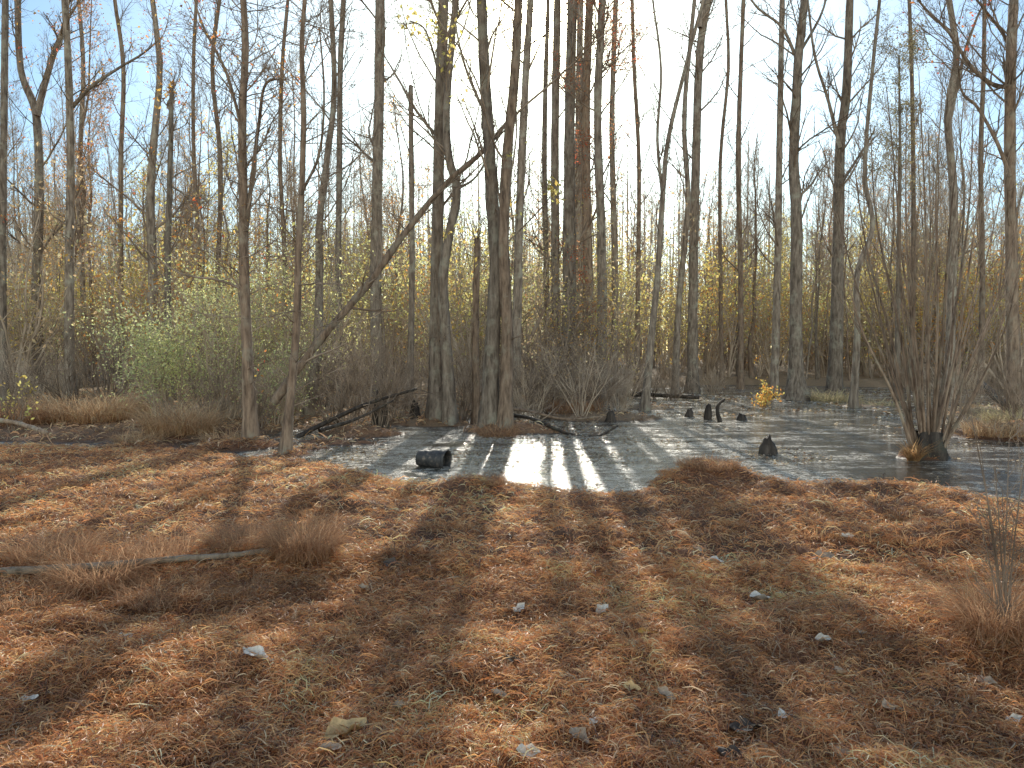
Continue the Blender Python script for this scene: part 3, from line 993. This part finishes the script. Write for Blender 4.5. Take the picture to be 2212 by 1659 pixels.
log('fallen_log', 'long dark log lying across the far water behind the brush', 'log', [(1130, 855, 27), (1250, 852, 27), (1380, 852, 27), (1510, 858, 26)], 14, 8, 'bark_dark', 5)
log('fallen_log', 'short log end resting in the grass at the left edge', 'log', [(-60, 905, 15), (30, 912, 14.8), (100, 935, 14)], 12, 9, 'bark_brown')
log('fallen_log', 'pale thin log lying in dead grass in the left foreground', 'log', [(-120, 1238, 4.9), (60, 1232, 4.95), (220, 1222, 5.05), (400, 1206, 5.15), (500, 1200, 5.25), (600, 1186, 5.35)], 19, 12, 'deadwood')
log('leaning_branch', 'dead limb leaning from the brush toward the centre clump', 'fallen branch', [(1120, 790, 22), (1160, 700, 22), (1190, 640, 22)], 10, 5, 'bark_brown', 5)
log('fallen_log', 'low dark log on the far bank at the right edge', 'log', [(2120, 830, 20), (2165, 870, 18.5), (2230, 930, 17)], 18, 14, 'bark_dark', 3)
log('dead_pole', 'short slanting dead stick in the water right of the slanting tree', 'dead stick', [(1555, 912, 17.5), (1550, 880, 17.6), (1565, 862, 17.6)], 10, 5, 'bark_dark')


# ------------------------------------------------------------------ stumps
def stump(px, py, wpx, hpx, d_, label, jag=0.08, lean=0.1, tap=0.6):
    x, y, _ = at(px, py, d_)
    z0 = min(gz(x, y), 0) - 0.1
    r = wpx * 0.5 * d_ / FPX
    h = hpx * d_ / FPX - z0
    k, n_ = 18, 10
    V, F = [], []
    ph = ru(0, 6)
    for i in range(n_):
        t = i / (n_ - 1)
        rr_ = r * (1.1 - tap * t) * (1 if t < 0.85 else 0.8)
        for j in range(k):
            a = 2 * math.pi * j / k
            q = rr_ * (1 + 0.16 * math.cos(4 * a + ph) * (1 - t) + ru(-0.1, 0.1))
            zz_ = h * t * (1 + (jag * math.sin(a + ph) + ru(-.06, .06)) * t)
            V.append((q * math.cos(a) * 1.1 + lean * r * t * 2, q * math.sin(a), zz_))
    I = np.arange(n_ * k).reshape(n_, k)
    J = np.roll(I, -1, 1)
    F = np.stack([I[:-1], J[:-1], J[1:], I[1:]], -1).reshape(-1, 4).tolist()
    V.append((lean * 2 * r, 0, h * 0.97))
    F += [(int(I[-1][j]), int(J[-1][j]), len(V) - 1) for j in range(k)]
    me = bpy.data.meshes.new('stump')
    me.from_pydata(V, [], F)
    me.polygons.foreach_set('use_smooth', np.ones(len(F), dtype=bool))
    me.materials.append(M['bark_dark'])
    o = bpy.data.objects.new('tree_stump', me)
    o.location = (x, y, z0)
    col.objects.link(o)
    tag(o, label, 'stump')


stump(1664, 975, 60, 34, 12.4, 'dark ragged stump alone in the open water on the right', 0.08, -0.15, 0.82)
stump(1487, 900, 24, 16, 19.5, 'small rounded stump in the water below the tall grey tree')
stump(1600, 905, 34, 13, 18.5, 'low stump in the water beyond the ragged dark one')
stump(1528, 905, 18, 30, 18.8, 'upright thin stump beside the short slanting dead stick', tap=0.4)
stump(1318, 905, 24, 26, 18, 'dark stump among the brush right of the arched branch')
stump(820, 900, 30, 70, 17, 'tall dark rotten stump among the brush left of the flared tree', tap=0.4)
stump(895, 895, 26, 45, 18, 'dark stump tucked just left of the flared tree foot')

# ------------------------------------------------------------------ nursery pot on its side
px_, py_, pd = 935, 1004, 11.0
x, y, _ = at(px_, py_, pd)
Rb, Rt, Lp = 0.112, 0.15, 0.44
root = empty('nursery_pot', (x, y, max(gz(x, y), -0.02) + 0.125), 'black plastic plant pot lying on its side at the water edge', 'plant pot')
prof = []
for i in range(25):
    t = i / 24
    r = Rb + (Rt - Rb) * t
    if i in (6, 7, 12, 13, 18, 19):
        r += 0.006
    prof.append((r, -Lp / 2 + Lp * t))
prof = [(0.001, -Lp / 2 + 0.01), (Rb * 0.85, -Lp / 2 + 0.01), (Rb * 0.9, -Lp / 2)] + prof
inner = [(r - 0.008, z) for r, z in prof[3:]][::-1]
inner = [(Rt - 0.006, Lp / 2)] + inner + [(0.001, -Lp / 2 + 0.02)]
prof = prof + inner


def lathe(name, prof, mat, parent, k=36):
    V = []
    for r, z in prof:
        for j in range(k):
            a = 2 * math.pi * j / k
            V.append((z, r * math.cos(a), r * math.sin(a)))
    I = np.arange(len(prof) * k).reshape(-1, k)
    J = np.roll(I, -1, 1)
    F = np.stack([I[:-1], J[:-1], J[1:], I[1:]], -1).reshape(-1, 4)
    return mk(name, np.array(V), F, mat, parent)


lathe('pot_body', prof, M['plastic'], root)
lathe('rim', [(Rt - 0.005, Lp / 2 - 0.03), (Rt + 0.008, Lp / 2 - 0.03), (Rt + 0.012, Lp / 2 - 0.02), (Rt + 0.012, Lp / 2 + 0.004), (Rt + 0.006, Lp / 2 + 0.008), (Rt - 0.004, Lp / 2 + 0.006), (Rt - 0.005, Lp / 2 - 0.03)], M['plastic'], root)
root.rotation_euler = (0.4, R(3), R(-20))

# ------------------------------------------------------------------ many stemmed shrub in the water at right
x0, y0, _ = at(2003, 985, 11.9)
z0 = gz(x0, y0)
off = (x0, y0, z0)
root = empty('many_stemmed_shrub', off, 'many stemmed bare shrub fanning up from a dark root clump in the water', 'shrub')
B = TB()
tops = [(1805, 440), (1842, 330), (1880, 270), (1915, 190), (1940, 320), (1958, 230), (1985, 160), (2005, 280), (2037, 180), (2068, 320), (2102, 240),
        (2136, 290), (2170, 380), (2205, 420), (2235, 480), (1858, 510), (2170, 520), (1925, 430), (2020, 390), (2118, 450), (1965, 510), (2058, 510), (1892, 590), (2148, 630), (1830, 600), (2195, 610), (1990, 440), (2085, 420)]
for tx, ty in tops:
    dx = (tx - 2003)
    bxp = 2003 + dx * 0.16 + ru(-10, 10)
    dd = 11.9 + ru(-0.9, 0.9)
    b_ = at(bxp, 985, 11.9 + ru(-0.15, 0.15))
    p0 = (b_[0], b_[1], z0 - 0.03)
    m1 = at(2003 + dx * 0.50 + ru(-12, 12), 985 - (985 - ty) * 0.36, 11.9 + (dd - 11.9) * .4)
    m2 = at(2003 + dx * 0.82 + ru(-12, 12), 985 - (985 - ty) * 0.7, 11.9 + (dd - 11.9) * .8)
    e = at(tx, ty, dd)
    Q = crom([p0, m1, m2, e], 6)
    rr0 = ru(0.015, 0.029)
    rad = np.linspace(rr0, 0.0065, len(Q))
    Vs, Fs, Fcs = stem_geo(Q, rad, 7, 0, 0, 0.03)
    mkstem('stem', Vs, Fs, Fcs, M['bark_brown'], root, off)
    for j in range(7):
        i = random.randrange(7, len(Q))
        grow(B, tuple(Q[i]), side_dir(tuple(nrm(Q[i] - Q[i - 1])), ru(0.2, 0.5)), ru(0.4, 1.2), rad[i] * 0.5, 1, 3, (0, 3, 2), 0.10, 0.08, (0.25, 0.6))
V, F = B.geo(off)
mk('twigs', V, F, M['twig'], root)
k, n_ = 22, 8
Vr = []
for i in range(n_):
    t = i / (n_ - 1)
    for j in range(k):
        a = 2 * math.pi * j / k
        q = (0.40 - 0.22 * t ** 0.7) * (1 + 0.22 * math.cos(5 * a) + ru(-.1, .1))
        Vr.append((q * math.cos(a), q * math.sin(a), -0.3 + 0.58 * t + ru(-.03, .03)))
I = np.arange(n_ * k).reshape(n_, k)
J = np.roll(I, -1, 1)
Fr = np.stack([I[:-1], J[:-1], J[1:], I[1:]], -1).reshape(-1, 4)
mk('root_clump', np.array(Vr), Fr, M['bark_dark'], root)
V, F, C = grass_geo(260, 0.10, 0.34, 0.012, [(0.5, 0.3, 0.15), (0.55, 0.36, 0.18), (0.4, 0.24, 0.13)], 0.6)
xx, yy, _ = at(1974, 975, 11.6)
tag(mk('withered_fern', V, F, M['grass'], loc=(xx, yy, max(gz(xx, yy), 0)), colors=C), 'withered orange brown fern at the left foot of the many stemmed shrub', 'fern')

# bare sapling at the right edge, near
x0, y0, _ = at(2172, 1450, 3.85)
z0 = gz(x0, y0)
off = (x0, y0, z0)
root = empty('bare_sapling', off, 'thin bare twiggy sapling in the right foreground at the frame edge', 'sapling')
B = TB()
RMIN[0] = 0.0016
for tx, ty in [(2085, 830), (2120, 980), (2150, 1010), (2180, 950), (2205, 1040), (2225, 900), (2190, 1120), (2140, 1130), (2110, 1090), (2165, 1060)]:
    e = at(tx, ty, 3.85 + ru(-.15, .15))
    m1 = at(2172 + (tx - 2172) * 0.3 + ru(-8, 8), 1450 + (ty - 1450) * 0.45, 3.85)
    Q = crom([(x0 + ru(-.04, .04), y0 + ru(-.04, .04), z0 - .02), m1, e], 7)
    rad = np.linspace(0.006, 0.0016, len(Q))
    Vs, Fs, Fcs = stem_geo(Q, rad, 6, 0, 0, 0.02)
    mkstem('stem', Vs, Fs, Fcs, M['twig'], root, off)
    for j in range(8):
        i = random.randrange(4, len(Q))
        grow(B, tuple(Q[i]), side_dir(tuple(nrm(Q[i] - Q[i - 1])), ru(0.4, 0.9)), ru(0.1, 0.4), 0.0022, 1, 2, (0, 4), 0.15, 0.05)
V, F = B.geo(off)
mk('twigs', V, F, M['twig'], root)
RMIN[0] = 0.0034


# ------------------------------------------------------------------ shrubs
def bushy(name, label, cat, loc, rad, h, nst, leafn, lsz, pal, matl='leaf', group=None, up=0.1, kids=(7, 5), spread=0.05, tw='twig'):
    root = empty(name, (0, 0, 0), label, cat, group)
    B = TB()
    for j in range(nst):
        a = ru(0, 6.283)
        lean = ru(0.05, 0.75)
        dv = norm3(math.cos(a) * lean, math.sin(a) * lean, 1)
        q = (math.cos(a) * rad * 0.25 * ru(0, 1), math.sin(a) * rad * 0.25 * ru(0, 1), -0.05)
        grow(B, q, dv, h * ru(0.65, 1.1), ru(0.010, 0.02) * max(h / 2, 0.7), 0, 2, kids, 0.2, up, (0.4, 1.0))
    V, F = B.geo()
    mk('stems', V, F, M[tw], root)
    if leafn:
        c = np.array(B.tips)
        V, F, C = leaves(c[rng.integers(0, len(c), leafn)], lsz, pal, spread)
        mk('foliage', V, F, M[matl], root, colors=C)
    root.location = loc
    return root


def gloc(px, d_):
    x = at(px, 900, d_)[0]
    return (x, d_, gz(x, d_) - 0.02)


bushy('evergreen_bush', 'glossy round green bush at the left behind the tan grass mound', 'bush', gloc(370, 16.8), 1.2, 2.3, 22, 5600, 0.062, GREEN + OLIVE, 'gloss_leaf', spread=0.18, tw='twig_hazed')
bushy('evergreen_bush', 'taller yellow green bush right of the glossy round bush', 'bush', gloc(490, 17.8), 1.4, 3.5, 22, 5000, 0.066, OLIVE + GREEN[1:2], 'leaf', spread=0.25, tw='twig_hazed')
bushy('evergreen_bush', 'loose sunlit yellow green bush behind the near thin tree', 'bush', gloc(630, 19.5), 1.2, 4.2, 22, 4200, 0.07, OLIVE + YELLOW[2:], 'leaf', spread=0.3, tw='twig_hazed')
bushy('evergreen_bush', 'low green bush just right of the near slender tree foot', 'bush', gloc(600, 16.5), 0.9, 1.6, 18, 1500, 0.058, GREEN + OLIVE, 'gloss_leaf', spread=0.18, tw='twig_hazed')
bushy('leafy_sapling', 'small orange leaved sapling beside the tree with a swollen foot', 'sapling', gloc(1650, 23), 0.4, 0.9, 7, 400, 0.09, ORANGE + YELLOW, spread=0.06, kids=(4, 3))
bushy('leafy_sapling', 'small yellow leaved sapling at the far left edge', 'sapling', gloc(30, 15), 0.4, 1.0, 7, 90, 0.08, YELLOW, spread=0.06, kids=(4, 3))
bushy('leafy_sapling', 'rusty leaved bush tangled behind the arched dead branches', 'sapling', gloc(1190, 20), 0.6, 2.0, 12, 420, 0.08, TAN, spread=0.1)
bushy('leafy_sapling', 'tall tan leaved sapling left of the foot of the centre clump', 'sapling', gloc(1165, 24), 0.7, 4.0, 10, 800, 0.09, TAN + YELLOW, spread=0.2)
bushy('leafy_sapling', 'leafy sapling against the foot of the centre clump trunks', 'sapling', gloc(1245, 24), 0.7, 3.4, 10, 800, 0.09, TAN + ORANGE, spread=0.2)
bushy('leafy_sapling', 'yellowish sapling right of the foot of the centre clump', 'sapling', gloc(1340, 25), 0.7, 4.0, 10, 800, 0.09, YELLOW + TAN, spread=0.2)

protos = []
for i in range(5):
    protos.append(bushy('bare_shrub', 'tangled bare grey brush standing along the swamp edge', 'shrub', (0, 0, 0), 0.6, 2.0, 14, 0, 0, None, group='bare brush along the swamp edge', kids=(8, 5), up=0.06, tw='twig_hazed' if i % 2 else 'twig'))
spots = [(720, 17), (780, 18), (850, 17.5), (900, 19), (1000, 17.5), (1010, 20), (1120, 18), (1160, 19), (1220, 20), (1280, 21), (1340, 20), (1330, 23), (700, 21), (760, 16), (820, 16.5), (470, 16),
         (560, 16.0), (150, 19), (60, 20), (230, 22), (440, 21), (1450, 26), (1540, 30), (2190, 15.5), (2080, 18), (2200, 17), (1980, 26), (2060, 28),
         (870, 22), (950, 23), (1060, 22), (1400, 27), (20, 17), (110, 23), (1140, 17.5), (1255, 18.5), (1300, 19)]
nfix = len(spots)
for i in range(30):
    spots.append((ru(-60, 2280), ru(24, 46)))
used = 0
for i, (px, d_) in enumerate(spots):
    l = gloc(px, d_)
    if i >= nfix and wetat(l[0], l[1]) > 0.4:
        continue
    sc = ru(0.6, 1.15) if i < nfix else ru(0.9, 1.7)
    if used < 5:
        o = protos[used]
        o.location = l
        o.rotation_euler = (0, 0, ru(0, 6.28))
        o.scale = (sc, sc, sc)
    else:
        dup(random.choice(protos), l, ru(0, 6.28), sc)
    used += 1

RMIN[0] = 0.005
lp = []
for i, (pal, lab, grp) in enumerate([(YELLOW, 'yellow leaved sapling in the understorey of the far woods', 'yellow understorey saplings'),
                                     (ORANGE, 'orange leaved sapling in the understorey of the far woods', 'orange understorey saplings'),
                                     (OLIVE, 'olive green sapling in the understorey of the far woods', 'olive understorey saplings'),
                                     (TAN, 'tan leaved sapling in the understorey of the far woods', 'tan understorey saplings')]):
    lp.append(bushy('understorey_sapling', lab, 'sapling', (0, 0, 0), 0.8, 5.0, 8, 850, 0.12, pal, group=grp, kids=(7, 4), spread=0.36, up=0.12, tw='twig_hazed'))
used = 0
sps = [(ru(-80, 2290), ru(25, 62)) for i in range(215)] + [(ru(1830, 2260), ru(22, 40)) for i in range(14)] + [(ru(1430, 2150), ru(38, 50)) for i in range(22)]
for px, d_ in sps:
    l = gloc(px, d_)
    if wetat(l[0], l[1]) > 0.35:
        continue
    pn = float(vnoise(np.array([px / 170.0]), np.array([d_ / 14.0]), 61)[0])
    wts = [2, 5, 1, 2] if pn > 0.12 else ([5, 1, 2, 2] if pn > -0.1 else ([1, 1, 5, 4] if px < 1450 else [4, 3, 2, 3]))
    k_ = random.choices(range(4), wts)[0]
    sc = ru(0.5, 1.4)
    if used < 4:
        o = lp[used]
        o.location = l
        o.scale = (sc, sc, sc)
    else:
        dup(lp[k_], l, ru(0, 6.28), sc)
    used += 1


# ------------------------------------------------------------------ background bare trees, copied
def proto_tree(H, r, cf, nb, bl, leaf=None, leafn=0.0, label='', group=''):
    root = empty('bare_tree', (0, 0, 0), label, 'tree', group)
    pts = [(0, 0, -0.2)]
    x = y = 0
    for i in range(1, 9):
        x += ru(-0.26, 0.26)
        y += ru(-0.26, 0.26)
        pts.append((x, y, H * i / 8))
    P = crom(pts, 3)
    t = np.linspace(0, 1, len(P))
    rad = r * (1 - 0.86 * t) * (1 + 0.5 * np.exp(-P[:, 2].clip(0) / 0.4))
    V, F, Fc = stem_geo(P, rad, 8, 0.1, 0, 0.04)
    mkstem('trunk', V, F, Fc, M['bark'] if random.random() < .5 else M['bark_brown'], root, (0, 0, 0))
    B = TB()
    for j in range(nb):
        i = random.randrange(int(len(P) * cf), len(P) - 1)
        hf = i / len(P)
        grow(B, tuple(P[i]), side_dir(tuple(nrm(P[i + 1] - P[i])), ru(0.35, 0.85)), bl * ru(0.6, 1.3) * (1.3 - 0.75 * hf), rad[i] * ru(0.3, 0.5), 0, 2, (8, 5), 0.2, 0.12, (0.4, 0.9))
    for j in range(12):
        i = random.randrange(2, int(len(P) * 0.6))
        grow(B, tuple(P[i]), side_dir((0, 0, 1), ru(0.7, 1.4)), ru(0.5, 1.9), 0.012, 1, 3, (0, 6, 3), 0.2, 0.05)
    V, F = B.geo()
    mk('crown', V, F, M['twig_hazed'], root)
    if leaf is not None:
        c = np.array(B.tips)
        V, F, C = leaves(c[rng.integers(0, len(c), int(len(c) * leafn))], 0.11, leaf, 0.15)
        mk('foliage', V, F, M['leaf'], root, colors=C)
    return root


RMIN[0] = 0.006
bp_ = []
LB = 'slender leafless tree crowded in the woods beyond the swamp'
GB = 'leafless trees in the woods beyond the swamp'
for i in range(8):
    bp_.append(proto_tree(ru(11, 17), ru(0.06, 0.12), ru(0.22, 0.42), 28, ru(2.0, 3.0), label=LB, group=GB))
bp_.append(proto_tree(13, 0.10, 0.3, 24, 2.6, ORANGE, 0.5, 'tree holding sparse orange leaves in the woods beyond the swamp', 'orange leaved trees in the woods beyond'))
bp_.append(proto_tree(15, 0.11, 0.35, 24, 2.6, RUST, 0.6, 'tree holding sparse rust leaves in the woods beyond the swamp', 'rust leaved trees in the woods beyond'))
bp_.append(proto_tree(10, 0.08, 0.25, 24, 2.2, YELLOW, 0.8, 'tree holding sparse yellow leaves in the woods beyond the swamp', 'yellow leaved trees in the woods beyond'))
used = 0
for i in range(300):
    d_ = 27 + 46 * ru(0, 1) ** 0.8
    px = ru(-90, 2300)
    l = gloc(px, d_)
    if wetat(l[0], l[1]) > 0.3:
        continue
    # trees thinned toward the sun so that its light reaches the foreground
    if abs(l[0] - 0.04 * d_) < 6 and d_ < 50 and random.random() < 0.8:
        continue
    sc = ru(0.65, 1.05)
    if used < len(bp_):
        o = bp_[used]
        o.location = l
        o.scale = (sc, sc, sc)
    else:
        dup(random.choices(bp_, [3] * 8 + [5, 2, 5])[0], l, ru(0, 6.28), sc)
    used += 1

# ------------------------------------------------------------------ far wood (one mass)
B = TB()
for i in range(900):
    d_ = ru(66, 120)
    px = ru(-120, 2330)
    x, y = at(px, 800, d_)[0], d_
    z = gz(x, y)
    H = ru(8, 22)
    lx, ly = ru(-.6, .6), ru(-.6, .6)
    pts = [(x + lx * t, y + ly * t, z + H * t) for t in (0, .25, .5, .75, 1)]
    r = ru(0.06, 0.15)
    B.add(pts, [r, r * .9, r * .7, r * .45, r * .15], 4)
    for j in range(18):
        t = ru(0.15, 1)
        a = ru(0, 6.28)
        q = (x + lx * t, y + ly * t, z + H * t)
        L = ru(1.0, 3.2) * (1.25 - 0.8 * t)
        e = (q[0] + math.cos(a) * L * .6, q[1] + math.sin(a) * L * .6, q[2] + L * ru(.4, 1.0))
        mm_ = tuple((q[c] + e[c]) / 2 + ru(-.12, .12) for c in range(3))
        B.add([q, mm_, e], [0.03, 0.022, 0.01], 3)
        for k_ in range(3):
            f = ru(.3, 1)
            q2 = tuple(q[c] + (e[c] - q[c]) * f for c in range(3))
            e2 = (q2[0] + ru(-.8, .8), q2[1] + ru(-.8, .8), q2[2] + ru(.1, .9))
            B.add([q2, tuple((q2[c] + e2[c]) / 2 + ru(-.08, .08) for c in range(3)), e2], [0.018, 0.013, 0.007], 3)
V, F = B.geo()
tag(mk('distant_wood', V, F, M['twig_hazed']), 'hazy grey mass of bare trees far behind the swamp', 'distant wood', kind='stuff')
m_ = 75000
d = rng.uniform(58, 118, m_)
x = d * rng.uniform(-0.76, 0.76, m_)
h = np.abs(rng.normal(0, 4.6, m_))
keep = vnoise(x * 0.25, d * 0.25 + h * 0.3, 44) + vnoise(x * 0.9, h * 0.8, 45) * .6 > -0.08
x, d, h = x[keep], d[keep], h[keep]
c = np.stack([x, d, ground(x, d) + h], 1)
V, F, C = leaves(c, 0.26, TAN + TAN + OLIVE + YELLOW + ORANGE, 0.1, 0.7)
hue = vnoise(x * 0.12, d * 0.12, 52)
shift = np.where(hue[:, None] > 0.12, np.array([[1.1, 0.82, 0.5]]), np.where(hue[:, None] < -0.12, np.array([[0.92, 0.98, 0.9]]), np.array([[1.0, 1.0, 1.0]])))
C = C * np.repeat(shift, 4, axis=0)
tag(mk('distant_undergrowth', V, F, M['leaf'], colors=C), 'tan and olive undergrowth far back between the trees', 'distant undergrowth', kind='stuff')


# ------------------------------------------------------------------ fallen leaves
def palemat(name, c):
    m, n, b = newmat(name)
    tc = N(n, 'ShaderNodeTexCoord')
    t = noise(n, tc.outputs['Object'], 40, 5, 0.7)
    cr = ramp(n, t.outputs[0], [(0.35, tuple(v * 0.6 for v in c)), (0.65, c)])
    n.links.new(cr.outputs[0], b.inputs['Base Color'])
    b.inputs['Roughness'].default_value = 0.6
    return m


PM = [palemat('pale_dry_leaf', (0.85, 0.77, 0.66)), palemat('grey_dry_leaf', (0.52, 0.39, 0.28)), palemat('tan_dry_leaf', (0.74, 0.5, 0.24)), palemat('dark_dry_leaf', (0.09, 0.065, 0.05)), palemat('yellow_dry_leaf', (0.74, 0.42, 0.08))]


def fallen(px, py, wpx, mi, label, group=None, curl=None):
    d_ = 1.65 * FPX / (py - 760)
    for _ in range(4):
        x, y, _z = at(px, py, d_)
        d_ = (1.65 - gz(x, d_) - 0.02) * FPX / (py - 760)
    x, y, _z = at(px, py, d_)
    L = wpx * d_ / FPX
    nu, nv = 9, 5
    cu = ru(0.6, 1.8) if curl is None else curl
    ph = ru(0, 6)
    V = []
    for i in range(nu):
        t = i / (nu - 1)
        hw = 0.26 * L * (math.sin(math.pi * t ** 0.75) ** 0.8 + 0.02) * (1 + 0.3 * math.sin(t * 15 + ph))
        for j in range(nv):
            s = (j / (nv - 1) - 0.5) * 2
            zz_ = cu * 0.3 * L * (s * s * 0.55 * math.sin(math.pi * t) + (t - 0.5) ** 2 * 1.2) + 0.07 * L * math.sin(7 * t + 4 * s + ph)
            V.append(((t - 0.5) * L, s * hw, zz_))
    I = np.arange(nu * nv).reshape(nu, nv)
    F = np.stack([I[:-1, :-1], I[:-1, 1:], I[1:, 1:], I[1:, :-1]], -1).reshape(-1, 4)
    o = mk('fallen_leaf', np.array(V), F, PM[mi], loc=(x, y, gz(x, y) + 0.03))
    o.rotation_euler = (ru(0.0, .7), ru(-.4, .4), ru(-.9, .9))
    tag(o, label, 'leaf', group)


fallen(748, 1605, 100, 2, 'large curled tan leaf near the bottom left of centre', curl=1.5)
fallen(556, 1433, 72, 0, 'bright white curled leaf in the left foreground')
fallen(1400, 1378, 50, 4, 'single orange yellow leaf lying flat right of centre', curl=0.3)
fallen(1640, 1310, 46, 0, 'white leaf in the middle distance right of centre')
fallen(1700, 1572, 62, 0, 'crumpled white leaf near the bottom right')
fallen(1140, 1648, 56, 0, 'pale leaf cut by the bottom frame edge at centre')
fallen(60, 1527, 44, 0, 'pale upright curled leaf near the bottom left corner')
fallen(1610, 1600, 80, 3, 'black rotten leaf clump near the bottom right')
fallen(1860, 1382, 36, 0, 'small white leaf standing on edge at the right')
fallen(1815, 1470, 60, 1, 'grey curled leaf in the right foreground')
G = 'small pale dry leaves scattered over the needle litter'
for px, py, w_, mi in [(1122, 1335, 36, 0), (1300, 1330, 38, 0), (1545, 1222, 42, 0), (1780, 1398, 38, 0), (270, 1392, 36, 0), (1078, 1523, 36, 1), (1285, 1580, 36, 0), (715, 1643, 54, 1),
                       (1252, 1630, 58, 1), (786, 1286, 28, 1), (1440, 1520, 46, 1), (2130, 1490, 44, 1), (1920, 1545, 50, 1), (2190, 1575, 38, 0), (1462, 1630, 34, 1), (1388, 1620, 30, 1),
                       (1780, 1215, 48, 1), (1505, 1195, 30, 1), (1830, 1165, 30, 0), (1240, 1215, 26, 1), (350, 1425, 24, 1), (865, 1545, 34, 1), (1365, 1505, 40, 2),
                       (2005, 1215, 22, 0), (1820, 1650, 38, 1)]:
    fallen(px, py, w_, mi, 'small pale dry leaf lying on the rust needle litter', G)
for px, py, w_ in [(1110, 1445, 44), (850, 1220, 50), (1580, 1655, 70)]:
    fallen(px, py, w_, 3, 'dark rotten leaf scrap sunk in the needle litter', 'dark leaf scraps in the needle litter')
